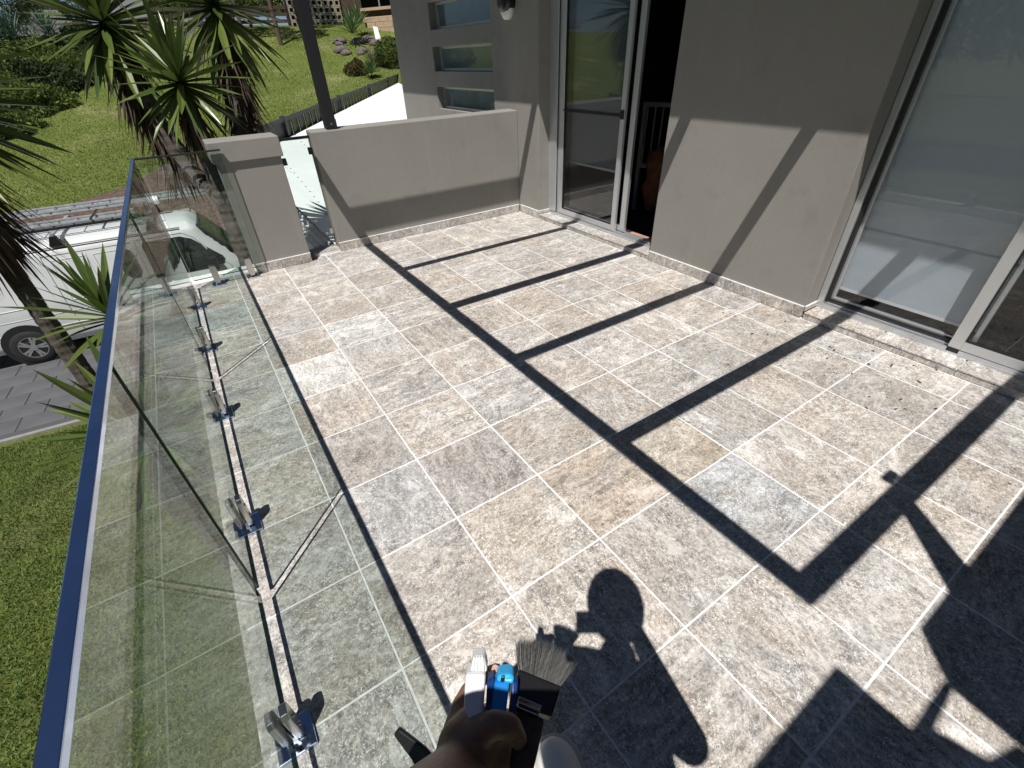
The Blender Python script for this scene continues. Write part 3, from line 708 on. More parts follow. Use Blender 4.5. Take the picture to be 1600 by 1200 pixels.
xsv = [0, .03, .08, .2]+[.4+.2*k_ for k_ in range(18)]+[3.95, 4.05, 4.12, 4.2, 4.3, 4.4, 4.5, 4.6, 4.7, 4.78, 4.86, 4.92, 4.97, 5.0, 5.03]
def ringpt(x, z): 
    zt = ztop(x); zc = min(z, zt); base = halfw(zc)*nose(x)
    if z > zt-.12 and zt < 1.9: base *= max(.0, 1-.22*max(0, (z-(zt-.12))/.12))
    return base, zc
mb = MB(); rings = []
for x in xsv:
    pr_ = [(x, -ringpt(x, z)[0], ringpt(x, z)[1]) for z in zs]; pl = [(x, ringpt(x, z)[0], ringpt(x, z)[1]) for z in reversed(zs)]
    rings.append(pr_+[(x, -.12, min(1.992, ztop(x)+.004)), (x, .12, min(1.992, ztop(x)+.004))]+pl)
nr = len(rings[0]); vs = [p for r_ in rings for p in r_]
fs = [(a*nr+i, a*nr+(i+1) % nr, (a+1)*nr+(i+1) % nr, (a+1)*nr+i) for a in range(len(xsv)-1) for i in range(nr)]+[tuple(range(nr-1, -1, -1)), tuple((len(xsv)-1)*nr+i for i in range(nr))]
mb.add(vs, fs); mb.obj('body', m_van, van, smooth=True)
def side_poly(pts, off=.006, name='side_window', mat=m_carglass, s_=-1, parent=van):
    # outline in (x, z) draped on the body side, subdivided
    n = len(pts); cx = sum(p[0] for p in pts)/n; cz = sum(p[1] for p in pts)/n
    vs = []
    for k_ in (1.0, .66, .33):
        for p in pts:
            x, z = cx+(p[0]-cx)*k_, cz+(p[1]-cz)*k_; vs.append((x, s_*(ringpt(x, z)[0]+off), z))
    vs.append((cx, s_*(ringpt(cx, cz)[0]+off), cz))
    fs = [(r_*n+i, r_*n+(i+1) % n, (r_+1)*n+(i+1) % n, (r_+1)*n+i) for r_ in (0, 1) for i in range(n)]+[(2*n+i, 2*n+(i+1) % n, 3*n) for i in range(n)]
    o = MB().add(vs, fs).obj(name, mat, parent, smooth=True)
    so_ = o.modifiers.new('thick', 'SOLIDIFY'); so_.thickness = .004; so_.offset = 0
    return o
for s_ in (-1, 1):
    side_poly([(3.33, 1.10), (3.33, 1.70), (3.37, 1.75), (3.95, 1.75), (4.12, 1.68), (4.52, 1.27), (4.50, 1.14), (4.3, 1.10)], s_=s_)
    side_poly([(2.98, 1.18), (2.90, 1.28), (2.90, 1.55), (2.96, 1.66), (3.06, 1.70), (3.14, 1.66), (3.17, 1.55), (3.17, 1.28), (3.10, 1.18)], s_=s_)
def seam(pts, s_=-1, name='panel_seam', wd=.009, mat=m_seam):
    mbs = MB()
    for (xa, za), (xb, zb) in zip(pts[:-1], pts[1:]):
        n = max(1, int(math.hypot(xb-xa, zb-za)/.12))
        for k_ in range(n):
            a = (xa+(xb-xa)*k_/n, za+(zb-za)*k_/n); b_ = (xa+(xb-xa)*(k_+1)/n, za+(zb-za)*(k_+1)/n)
            mbs.tube((a[0], s_*(ringpt(*a)[0]+.0), a[1]), (b_[0], s_*(ringpt(*b_)[0]+.0), b_[1]), wd*.5, seg=5)
    return mbs.obj(name, mat, van)
for s_ in (-1, 1):
    seam([(3.22, .42), (3.24, 1.1), (3.25, 1.78)], s_); seam([(3.25, .40), (4.05, .40)], s_); seam([(4.62, .7), (4.60, 1.05), (4.15, 1.70), (4.0, 1.80), (3.25, 1.80)], s_)
    seam([(.25, .83), (4.5, .83)], s_, 'crease', .012, m_van); seam([(.3, .60), (4.6, .60)], s_, 'rub_strip', .02, m_van)
    seam([(1.9, .45), (1.9, 1.78)], s_); seam([(3.05, .45), (3.05, 1.1)], s_); seam([(1.9, 1.78), (3.2, 1.78)], s_)
    for xa in (.35, .95, 2.0, 2.6): seam([(xa, 1.02), (xa, 1.70), (xa+.5, 1.70), (xa+.5, 1.02), (xa, 1.02)], s_, 'pressed_panel', .014, m_van)
    seam([(.1, 1.868), (4.0, 1.868)], s_, 'gutter', .022, m_seam)
    seam([(.1, 1.90), (4.0, 1.90)], s_, 'gutter_lip', .016, m_van)
# windscreen
ws = MB(); vs = []
for k_ in range(9):
    x = 4.27+.5*k_/8; zt = ztop(x)
    for j in range(9):
        f = -1+2*j/8; vs.append((x+.02*(1-f*f), f*(.64 if k_ == 0 else .66+.05*k_/8), zt+.012+.0*(1-f*f)))
ws.add(vs, [(a*9+j, a*9+j+1, (a+1)*9+j+1, (a+1)*9+j) for a in range(8) for j in range(8)])
o = ws.obj('windscreen', m_carglass, van, smooth=True); o.modifiers.new('t', 'SOLIDIFY').thickness = .006
def disc_arc(x, y, r, z, name, mat, dep):
    return MB().tube((x, y-dep/2, z), (x, y+dep/2, z), r, seg=28).obj(name, mat, van, bev=0)
for xw in (1.1, 3.67):
    for s_ in (-1, 1):
        disc_arc(xw, s_*.79, .395, .36, 'wheel_arch', m_dark, .145)
        wh = bpy.data.objects.new('wheel', None); C.objects.link(wh); wh.parent = van; wh.location = (xw, s_*.775, .325); wh.rotation_euler = (0, 0, math.pi if s_ > 0 else 0)
        tb = MB(); prof = [(.20, -.095), (.30, -.10), (.325, -.07), (.325, .07), (.30, .1), (.2, .095)]; sg = 32; vs = []
        for r_, y_ in prof:
            for i in range(sg): a = 2*math.pi*i/sg; vs.append((r_*math.cos(a), y_, r_*math.sin(a)))
        tb.add(vs, [(p*sg+i, p*sg+(i+1) % sg, (p+1)*sg+(i+1) % sg, (p+1)*sg+i) for p in range(5) for i in range(sg)]); tb.obj('tyre', m_tyre, wh, smooth=True)
        rb = MB(); rb.tube((0, -.06, 0), (0, .05, 0), .205, seg=28)
        rb.obj('rim_barrel', m_seam, wh)
        rr = MB()
        for i in range(5):
            a = 2*math.pi*i/5
            for da in (-.16, .16):
                rr.box(.03, .2, -.094, -.062, -.018, .018, Matrix.Rotation(a+da, 4, 'Y'))
        rr.tube((0, -.10, 0), (0, -.06, 0), .055, seg=16); 
        for i in range(28):
            a, b_ = 2*math.pi*i/28, 2*math.pi*(i+1)/28
            vs = [(r_*math.cos(t_), y_, r_*math.sin(t_)) for t_ in (a, b_) for r_ in (.19, .215) for y_ in (-.095, -.06)]
            rr.add(vs, [(0, 2, 6, 4), (1, 5, 7, 3), (0, 4, 5, 1), (2, 3, 7, 6)])
        rr.obj('rim', m_rim, wh)
MB().box(4.96, 5.06, -.75, .75, .32, .58).obj('bumper', m_van, van, bev=.03)
for s_ in (-1, 1): MB().box(4.72, 4.93, s_*.60-.14, s_*.60+.14, .78, .98).obj('headlight', m_lens, van, bev=.03)
MB().box(4.28, 4.40, -1.02, -.86, 1.08, 1.34).obj('door_mirror', m_blk, van, bev=.03)
MB().box(3.45, 3.57, -.868, -.856, .93, .965).obj('door_handle', m_van, van, bev=.005)
# rack
for xr in (.75, 2.2, 3.6):
    r_ = MB().box(xr-.03, xr+.03, -.70, .70, 2.075, 2.105).obj('roof_rack_bar', m_ladder, van)
    for s_ in (-1, 1):
        MB().prism([(xr-.10, 1.92), (xr+.10, 1.92), (xr+.035, 2.074), (xr-.035, 2.074)], 'y', s_*.70-.05, s_*.70+.05).obj('roof_rack_foot', m_blk, van)
MB().box(.3, 3.75, -.44, -.42, 2.107, 2.15).obj('rack_side_rail', m_char, van); 
for xr in (1.35, 2.75): MB().box(xr-.02, xr+.02, -.40, .72, 2.19, 2.196).obj('strap', m_char, van)
def ladder(name, x0, x1, y0, y1, z, label):
    e = empty(name, (0, 0, 0)); tag(e, label, 'ladder', 'ladders on the van roof rack')
    e.location = loc+Vector((0, 0, z)); e.rotation_euler = (0, 0, hd)
    for y in (y0, y1):
        st = MB(); st.box(x0, x1, y-.012, y+.012, 0, .022).box(x0, x1, y-.012, y+.012, .052, .075).box(x0, x1, y-.006, y+.002, .022, .052); st.obj('stile', m_ladder, e)
    rg = MB().tube((0, y0, .030), (0, y1, .030), .010, seg=6).me('rung')
    x = x0+.15
    while x < x1-.05: o = obj('rung', rg, m_ladder, e); o.location = (x, 0, 0); x += .28
    for y in (y0, y1):
        hm = MB(); xx = x0+.15
        while xx < x1-.05: hm.tube((xx, y-.0155, .037), (xx, y+.0155, .037), .013, seg=8); xx += .28
        hm.obj('rung_socket', m_dark, e)['kind'] = 'stuff'
    for y in (y0, y1): MB().box(x1, x1+.06, y-.02, y+.02, -.005, .085).obj('end_cap', m_pvc, e)
ladder('ladder', .0, 4.66, .26, .68, 2.22, 'longer aluminium ladder on the far side of the van roof rack')
ladder('ladder', .1, 3.30, -.36, .03, 2.11, 'shorter aluminium ladder on the near side of the van roof rack')
tb = MB().tube((3.36, 0, 0), (3.80, 0, 0), .068, seg=18).obj('pipe', m_pvc, smooth=False); tb.location = loc+Vector((0, .12, 2.26)); tb.rotation_euler = (0, 0, hd)
tag(tb, 'short fat white pipe lying across the ladders on the van roof', 'pipe')

# ---------------------------------------------------------------- yuccas
def leaf_mesh(name, L, W, droop, fold=.35, nseg=7):
    vs, fs = [], []
    for k_ in range(nseg+1):
        u = k_/nseg; wd = W*(.55+.9*u if u < .45 else 1.0-(u-.45)**1.6*2.35)*.5 if u < 1 else 0
        wd = max(wd, 0.0008); x = L*u*(1-.08*droop*u); z = -droop*L*.35*u*u
        vs += [(x, -wd, z+wd*fold), (x, 0, z), (x, wd, z+wd*fold)]
    for k_ in range(nseg):
        a = 3*k_; fs += [(a, a+1, a+4, a+3), (a+1, a+2, a+5, a+4)]
    me = bpy.data.meshes.new(name); me.from_pydata(vs, [], fs); return me
LM = [leaf_mesh('yucca_leaf', .62, .066, d) for d in (-.05, .12, .3)]
for m_ in LM: m_.materials.append(m_leaf)
LY = leaf_mesh('yellow_yucca_leaf', .5, .045, .25); LY.materials.append(m_yel)
def yucca_head(parent, off, c, n, scale, seed, axis=Vector((0, 0, 1)), yellow=2, dead=70, deadlen=.55, spread=1.0):
    r = random.Random(seed); q = axis.normalized().to_track_quat('Z', 'Y')
    for i in range(n):
        u = (i+.5)/n; elev = R(86-(118*spread)*u**.9)+r.gauss(0, .06); az = i*2.39996+r.uniform(-.15, .15)
        d = Vector((math.cos(elev)*math.cos(az), math.cos(elev)*math.sin(az), math.sin(elev)))
        d = q @ d; me = LM[0 if u < .35 else (1 if u < .72 else 2)]
        if i >= n-yellow: me = LY
        o = obj('leaf', me, None, parent)
        zax = Vector((0, 0, 1))-d*d.z
        if zax.length < .15: zax = Vector((math.cos(az), math.sin(az), 0))*-1
        zax.normalize(); yax = zax.cross(d).normalized(); zax = d.cross(yax)
        m = Matrix((d, yax, zax)).transposed().to_4x4()
        m = m @ Matrix.Rotation(r.uniform(-.5, .5), 4, 'X'); s_ = scale*r.uniform(.82, 1.1)*(.78 if u < .12 else 1)
        m = Matrix.Translation(Vector(c)-off+q @ Vector((0, 0, .12*(1-u)*scale))) @ m @ Matrix.Diagonal((s_, s_, s_, 1)); o.matrix_basis = m
    # skirt of dead leaves hanging on the trunk
    mb_ = MB()
    for i in range(dead):
        az = r.uniform(0, 2*math.pi); t0 = -.05-r.random()**1.2*deadlen*.8; L = r.uniform(.28, .5)*scale; el = R(r.uniform(-88, -50))
        d = Vector((math.cos(el)*math.cos(az), math.cos(el)*math.sin(az), math.sin(el))); sd_ = Vector((-math.sin(az), math.cos(az), 0)); wd = r.uniform(.008, .018)
        p = Vector(c)-off+axis.normalized()*t0+Vector((math.cos(az), math.sin(az), 0))*.05
        p1 = p+d*L*.5+Vector((0, 0, .02)); p2 = p+d*L+Vector((math.cos(az), math.sin(az), 0))*-.03
        mb_.add([p-sd_*wd, p+sd_*wd, p1+sd_*wd, p1-sd_*wd, p2], [(0, 1, 2, 3), (3, 2, 4)])
    if dead:
        o = mb_.obj('dead_leaf_skirt', m_dead, parent); o['kind'] = 'stuff'
def trunk(parent, off, pts, name='trunk'):
    mb_ = MB(); sg = 12; vs = []; P = [Vector(p[:3]) for p in pts]; n = 0
    fine = []
    for a in range(len(pts)-1):
        m_ = max(2, int((P[a+1]-P[a]).length/.035))
        for k_ in range(m_): u = k_/m_; fine.append((P[a].lerp(P[a+1], u), pts[a][3]*(1-u)+pts[a+1][3]*u))
    fine.append((P[-1], pts[-1][3]))
    for j, (p, r_) in enumerate(fine):
        rr = r_*(1+(.035 if j % 2 else -.03)+.05*noise.noise(Vector((j*.7, r_*50, 1))))
        for i in range(sg): a = 2*math.pi*i/sg; k_ = 1+.12*noise.noise(Vector((i*.9, j*.35, p.z))); vs.append(p-off+Vector((rr*k_*math.cos(a), rr*k_*math.sin(a), 0)))
    mb_.add(vs, [(j*sg+i, j*sg+(i+1) % sg, (j+1)*sg+(i+1) % sg, (j+1)*sg+i) for j in range(len(fine)-1) for i in range(sg)]+[tuple((len(fine)-1)*sg+i for i in range(sg))])
    return mb_.obj(name, m_bark, parent, smooth=False)
def ydist(px, py, h):
    d = ray(px, py); return CAM+d*(h/math.hypot(d.x, d.y))
GY = 'tall yuccas in the bed below the terrace'
c1, c2, c3 = ydist(285, 140, 5.3), ydist(167, 50, 6.0), ydist(338, 22, 5.9)
base1 = Vector((c1.x, c1.y, GZ))
y1_ = empty('yucca', base1); tag(y1_, 'three-headed tall yucca rising behind the pillar and glass corner', 'yucca', GY)
j1 = Vector((c1.x, c1.y, .45))
trunk(y1_, base1, [(*base1, .13), (base1.x, base1.y, -1, .10), (*j1, .085), (*(c1-Vector((0, 0, .05))), .06)])
trunk(y1_, base1, [(*j1, .075), (c2.x*.6+j1.x*.4, c2.y*.6+j1.y*.4, .85, .065), (*(c2-Vector((0, 0, .05))), .055)], 'branch')
trunk(y1_, base1, [(*(j1+Vector((0, 0, .05))), .075), (c3.x*.7+j1.x*.3, c3.y*.7+j1.y*.3, .9, .07), (*(c3-Vector((0, 0, .05))), .06)], 'branch')
yucca_head(y1_, base1, c1, 96, .86, 1, Vector((.05, -.05, 1)), 1, 110, .35, 1.15)
yucca_head(y1_, base1, c2, 97, 1.04, 2, Vector((-.1, .1, 1)), 4, 400, 1.25, 1.2)
yucca_head(y1_, base1, c3, 104, 1.12, 3, Vector((.1, .1, 1)), 5, 460, 1.4, 1.25)
cl = Vector((-1.30, 1.47, 1.36)); base2 = Vector((cl.x+.02, cl.y, GZ))
tl_ = ydist(62, 486, 5.3); cl = Vector((tl_.x-.02, tl_.y, 1.36)); base2 = Vector((tl_.x, tl_.y, GZ))
y2_ = empty('yucca', base2); tag(y2_, 'leaning yucca with brown leaf skirt standing left of the blue rail', 'yucca', GY)
trunk(y2_, base2, [(*base2, .11), (base2.x, base2.y, -.8, .075), (base2.x, base2.y, .4, .062), (*(cl-Vector((0, 0, .1))), .06)])
yucca_head(y2_, base2, cl, 130, 1.5, 5, Vector((-.05, .05, 1)), 3, 420, .85, 1.12)
ca_ = ydist(182, 505, 4.15); ba = Vector((ca_.x, ca_.y, GZ))
y3_ = empty('yucca', ba); tag(y3_, 'low dark yucca head spiking out left of the blue rail near the van wheel', 'yucca', GY)
trunk(y3_, ba, [(*ba, .08), (*(ca_-Vector((0, 0, .05))), .06)])
yucca_head(y3_, ba, ca_, 36, .84, 6, Vector((-.15, .1, 1)), 0, 20, .4, .8)
cb_ = ydist(235, 690, 3.2); bb = Vector((cb_.x, cb_.y, GZ))
y4_ = empty('yucca', bb); tag(y4_, 'sunlit yucca head seen through the glass balustrade panel', 'yucca', GY)
trunk(y4_, bb, [(*bb, .08), (*(cb_-Vector((0, 0, .05))), .06)])
yucca_head(y4_, bb, cb_, 66, .95, 8, Vector((.05, .0, 1)), 0, 30, .4)

# ---------------------------------------------------------------- shrubs and hillside plants
def leafy(name, c, rad, n, size, mat, seed, parent=None, tri=True, hug=False):
    r = np.random.RandomState(seed); d = r.normal(size=(n, 3)); d /= np.linalg.norm(d, axis=1)[:, None]; d[:, 2] = np.abs(d[:, 2])*1.0-.15
    lump = np.array([1+.35*noise.noise(Vector((a*2.2+seed, b*2.2, c_*2.2))) for a, b, c_ in d])
    k_ = (.55+.45*r.rand(n)**.5)*lump; p = d*k_[:, None]*np.array(rad)
    if hug:
        for i in range(n): p[i, 2] += terr(c[0]+p[i, 0], c[1]+p[i, 1])-terr(c[0], c[1])
    a = r.normal(size=(n, 3))+d*.8; a[:, 2] += .5; a /= np.linalg.norm(a, axis=1)[:, None]; b = np.cross(a, r.normal(size=(n, 3))); b /= np.linalg.norm(b, axis=1)[:, None]
    s_ = size*(.6+.8*r.rand(n))[:, None]; v = np.zeros((n, 4, 3))
    v[:, 0] = p-a*s_; v[:, 1] = p+b*s_*.35; v[:, 2] = p+a*s_; v[:, 3] = p-b*s_*.35
    me = bpy.data.meshes.new(name); me.vertices.add(n*4); me.loops.add(n*4); me.polygons.add(n)
    me.vertices.foreach_set('co', v.ravel()); me.loops.foreach_set('vertex_index', np.arange(n*4)); me.polygons.foreach_set('loop_start', np.arange(n)*4); me.update(calc_edges=True)
    at = me.attributes.new('tone', 'FLOAT', 'POINT'); at.data.foreach_set('value', np.repeat(r.rand(n), 4))
    o = obj(name, me, mat, parent); o.location = c; return o
def spiky(name, c, n, L, W, mat, seed, label, cat, group=None, up=.5):
    r = random.Random(seed); mb_ = MB()
    e = empty(name, c); tag(e, label, cat, group)
    base = leaf_mesh('rosette_leaf', L, W, .15); base.materials.append(mat)
    at = base.attributes.new('tone', 'FLOAT', 'POINT'); at.data.foreach_set('value', [.5]*len(base.vertices))
    for i in range(n):
        az = i*2.4; el = R(85-75*(i+.5)/n); d = Vector((math.cos(el)*math.cos(az), math.cos(el)*math.sin(az), math.sin(el)))
        z = (Vector((0, 0, 1))-d*d.z).normalized(); y = z.cross(d)
        o = obj('leaf', base, None, e); o.matrix_basis = Matrix.Translation((0, 0, .05)) @ Matrix((d, y, z)).transposed().to_4x4() @ Matrix.Scale(r.uniform(.8, 1.1), 4)
    return e
HB = 'shrubs massed on the hillside at upper left'
sp = [(-8.6, 30, 1.7), (-7.2, 28.0, 1.3), (-5.2, 28.8, 1.2), (-6.2, 31, 1.7), (-4.4, 31.2, 1.4), (-7.4, 33.5, 2), (-4.9, 33.8, 1.6), (-3.2, 33.2, 1.2), (-3.6, 35.6, 1.3), (-9.6, 34, 2.4), (-6.0, 26.6, .9), (-8.2, 25.6, 1.2)]
mass = tag(empty('hillside_shrubs', (-6, 31, 0)), 'dense green scrub covering the bank at upper left', 'scrub', kind='stuff')
for i, (x, y, r_) in enumerate(sp):
    o = leafy('shrub_mass', (x+6, y-31, terr(x, y)-.1), (r_*1.6, r_*1.4, r_*.85), 9000, .10, m_shrub if i % 4 else m_shrubd, 20+i, mass); o['kind'] = 'stuff'
for i, (x, y, s_) in enumerate([(-5.6, 37.5, 1.5), (-4.1, 38, 1.3), (-6.8, 38.5, 1.6)]):
    spiky('spiky_plant', (x, y, terr(x, y)+.4), 46, s_*1.0, .11, m_blue, 40+i, ['large blue-green spiky plant atop the scrubby bank, middle one', 'blue-green spiky plant nearest the paved path at the top of the bank', 'blue-green spiky plant at the top left corner of the bank'][i], 'spiky plant')
for i, (x, y, r_, lb) in enumerate([(-8.2, 37.0, 3.6, 'dark leafy shrub in the top left corner above the bank'), (-6.6, 42.5, 3.2, 'tall dark shrub behind the blue-green spiky plants at upper left'), (-4.3, 43.5, 2.2, 'dark shrub behind the rightmost blue-green spiky plant'), (-2.7, 38.0, 1.0, 'small dark shrub beside the pale path at the hilltop')]):
    e = empty('dark_shrub', (x, y, terr(x, y))); tag(e, lb, 'shrub'); leafy('foliage', (0, 0, 0), (r_, r_, r_), 5000, .10, m_shrubd, 60+i, e)
    MB().tube((0, 0, -.2), (0, 0, r_*.6), .05, .02).obj('trunk', m_stake, e)
# bushes in the mulch bed in front of the lawn
for i, (x, y, r_) in enumerate([(1.2, 17.9, .62), (2.2, 17.0, .7), (1.5, 16.0, .75), (3.1, 16.2, .6)]):
    e = empty('garden_bush', (x, y, terr(x, y))); tag(e, ['round light green bush above the van ladders, leftmost of the bed', 'light green bush in the mulch bed beside the yucca trunk', 'light green bush low behind the van windscreen', 'light green bush at the right end of the mulch bed'][i], 'bush', 'bushes in the mulch bed')
    leafy('foliage', (0, 0, 0), (r_*1.3, r_, r_), 3600, .06, m_agave, 70+i, e); MB().tube((0, 0, -.1), (0, 0, r_*.5), .03, .015).obj('trunk', m_stake, e)
tb_ = leafy('unseen_tree_belt', (-24, 9, 1.5), (4, 17, 7), 14000, .35, m_shrubd, 300); tag(tb_, 'added belt of dark trees out of view, darkening the door reflection', 'trees', kind='stuff')  # unseen trees, added so the far door glass reflects something dark
# stakes / young trunks on the upper lawn
for i, (x, y, h_) in enumerate([(6.45, 32.35, 3.6), (5.0, 34.6, 3.4), (4.1, 36.0, 3.2), (8.3, 34.6, 3.4)]):
    e = empty('garden_tree', (x, y, terr(x, y)-.05)); tag(e, ['slim bare brown trunk nearest on the upper lawn left of the post', 'slim brown trunk second from the dark post on the upper lawn', 'slim brown trunk farthest left on the upper lawn', 'dark slim trunk in front of the breeze-block wall'][i], 'tree', 'slim trunks on the upper lawn')
    MB().tube((0, 0, 0), (-.05, 0, h_), .12, .09).obj('trunk', m_stake, e)
    leafy('crown', (0, 0, h_+1.2), (1.5, 1.5, 1.3), 3000, .10, m_shrub, 90+i, e)
for i, (x, y, r_) in enumerate([(3.6, 40.2, 1.3), (5.6, 40.6, 1.5), (7.6, 40.0, 1.4), (2.0, 41, 1.0)]):
    e = empty('backdrop_bush', (x, y, terr(x, y))); tag(e, ['bushy shrub behind the timber rails, second from left', 'broad bushy shrub behind the middle of the timber rails', 'bushy shrub behind the rails next to the breeze-block wall', 'small shrub behind the left end of the timber rails'][i], 'bush', 'shrubs behind the timber rails')
    leafy('foliage', (0, 0, .8), (r_, r_*.8, r_*1.2), 4500, .10, m_shrub, 170+i, e); MB().tube((0, 0, -.2), (0, 0, 1.2), .06, .03).obj('trunk', m_stake, e)
# timber rail fence at the hill top
rf_ = empty('timber_rail_fence', (0, 38.5, terr(0, 38.5))); tag(rf_, 'low brown timber rail fence along the top of the lawn', 'fence')
px = -1.0
zc = lambda x: terr(x, 38.5)-terr(0, 38.5)
for i in range(6):
    x = px+2.4*i
    if i < 5:
        for zz_ in (.25, .6, .95):
            vs = []
            for (xx, zx) in ((x, zc(x)), (x+2.4, zc(x+2.4))):
                vs += [(xx, -.02, zx+zz_-.09), (xx, .02, zx+zz_-.09), (xx, .02, zx+zz_+.09), (xx, -.02, zx+zz_+.09)]
            MB().add(vs, [(0, 1, 2, 3), (7, 6, 5, 4), (0, 4, 5, 1), (1, 5, 6, 2), (2, 6, 7, 3), (3, 7, 4, 0)]).obj('rail', m_brown, rf_)
    MB().box(x-.09, x+.09, .021, .18, zc(x)-.1, zc(x)+1.12).obj('fence_post', m_brown, rf_)
# pale street wall and steps beyond
st_ = struct(MB().prism([(-30, 41), (3.9, 40.2), (3.9, 66), (-30, 66)], 'z', terr(0, 42)-.3, terr(0, 42)+.16).obj('road', m_road))
fw = empty('far_house', (1.3, 44, 3.2)); tag(fw, 'plain grey rendered wall of a building beyond the hilltop rail', 'house')
MB().box(-2.8, 2.6, 0, 4, -.2, 6).obj('wall', m_road, fw)
MB().tube((-1.1, -.6, -.1), (-1.75, -.6, 1.9), .035, seg=6).obj('rod', m_stake, fw)
pth = empty('path_steps', (-3.4, 40.0, 3.5)); tag(pth, 'pale concrete steps climbing beside the spiky plants', 'steps')
for i in range(7): 
    x = -.0-.15*i; MB().box(x-.7, x+.8, -1.2+.5*i, -.7+.5*i, -.5, .05+.16*i).obj('step', m_kerb, pth)

# breeze-block wall, dark carport, tan block wall at the top right of the lawn
lw = empty('breeze_block_wall', (10.0, 36.6, 3.3)); tag(lw, 'tan breeze-block screen wall with rows of dark square holes', 'wall')
bbm = MB()
cell = .36
for i in range(9):
    for j in range(7):
        x = -1.7+cell*i; z = cell*j
        f = MB(); f.box(0, cell-.01, 0, .16, 0, .075).box(0, cell-.01, 0, .16, cell-.085, cell-.01).box(0, .075, 0, .16, .075, cell-.085).box(cell-.085, cell-.01, 0, .16, .075, cell-.085)
        if i+j == 0: fme = f.me('block')
        o = obj('block', fme, m_lat, lw); o.location = (x, 0, z)
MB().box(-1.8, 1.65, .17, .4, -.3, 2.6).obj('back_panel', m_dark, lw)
MB().box(1.65, 2.9, -.05, .45, -.4, 2.6).obj('end_pier', m_brown, lw)
lw.rotation_euler = (0, 0, R(-4))
cp = empty('carport', (15.2, 38.5, 3.2)); tag(cp, 'dark open carport with pale roof edge and thin posts above the tan wall', 'carport')
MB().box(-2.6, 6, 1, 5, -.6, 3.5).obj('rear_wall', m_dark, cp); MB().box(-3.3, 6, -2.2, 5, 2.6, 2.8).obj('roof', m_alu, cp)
for x in (-2.4, -1.0, .6): MB().tube((x, -2, -.6), (x, -2, 2.6), .05, seg=8).obj('post', m_alu, cp)
MB().tube((-.2, -2.6, 2.1), (1.7, -4.2, .5), .04, seg=6).obj('handrail', m_pvc, cp)
for i in range(5): MB().tube((.1+.4*i, -2.8-.32*i, -.3), (.1+.4*i, -2.8-.32*i, 1.7-.3*i), .02, seg=5).obj('baluster', m_alu, cp)
tw = empty('tan_block_wall', (12.0, 33.4, 2.6)); tag(tw, 'tan concrete block retaining wall with a pale capping at the garden edge', 'wall')
bl = rbox(0, .62, 0, .25, 0, .27, .015)
for j in range(9):
    for i in range(11):
        zt = 2.15-.16*max(0, i-6)
        if j*.28 > 2.2: continue
        o = obj('block', bl, m_tan, tw); o.location = (.635*i-(.3 if j % 2 else 0), rnd.uniform(-.006, .006), .28*j-1.2)
MB().box(-.35, 7.2, -.06, .35, 1.33, 1.47).obj('capping', m_tan, tw)
MB().box(-.35, 7.2, .26, .6, -1.6, 1.32).obj('fill', m_mulch, tw)
tw.rotation_euler = (0, 0, R(-58))
for i, (x, y, s_) in enumerate([(9.97, 30.3, 1.25), (11.0, 32.0, 1.1), (8.9, 25.3, .62)]):
    spiky('agave_plant', (x, y, terr(x, y)+(.5 if i < 2 else .15)), 44, s_, .10, m_agave, 100+i, ['bright green agave rosette at the left end of the rock garden', 'green agave rosette right against the tan block wall', 'small light green agave rosette above the fence top'][i], 'agave')
for i, (x, y, s_) in enumerate([(9.5, 26.7, .95), (10.1, 26.5, .8)]):
    spiky('tussock_grass', (x, y, terr(x, y)), 90, s_, .03, m_tuft, 110+i, ['pale tussock grass clump above the fence, left one', 'pale tussock grass clump above the fence, next to the dark hedge'][i], 'grass clump')
e = empty('hedge_bush', (10.7, 26.6, terr(10.7, 26.6))); tag(e, 'dense green bush against the house corner above the fence', 'bush'); leafy('foliage', (0, 0, .3), (1.0, 1.0, 1.1), 5500, .07, m_shrub, 130, e); MB().tube((0, 0, -.2), (0, 0, .6), .05, .02).obj('trunk', m_stake, e)
e = empty('red_bush', (8.5, 26.3, terr(8.5, 26.3))); tag(e, 'low brownish bush at the left edge of the tussock clumps', 'bush'); leafy('foliage', (0, 0, .0), (.6, .6, .7), 3000, .06, foliage('russet_leaf', (.10, .055, .03), (.12, .13, .04)), 131, e); MB().tube((0, 0, -.2), (0, 0, .4), .03, .02).obj('trunk', m_stake, e)
rr_ = random.Random(5)
for i in range(16):
    x, y = 8.9+rr_.random()*2.2, 28.2+rr_.random()*3.2; s_ = rr_.uniform(.18, .42)
    o = blob('garden_rock', (x, y, terr(x, y)+.05), (s_, s_*.8, s_*.6), m_rock, .4, i, 2); tag(o, ('large ' if s_ > .34 else 'mid-sized ' if s_ > .26 else 'small ')+'dark brown rock in the rockery beside the tan wall', 'rock', 'rocks in the rockery beside the tan wall')
o = MB().prism([(-.16, 0), (.16, 0), (.05, .75), (-.2, .8)], 'y', -.03, .03).obj('white_marker', m_pvc); o.location = (11.4, 30.2, terr(11.4, 30.2)); o.rotation_euler = (R(-20), 0, R(-20)); tag(o, 'small white upright slab leaning in the rockery by the tan wall', 'slab')

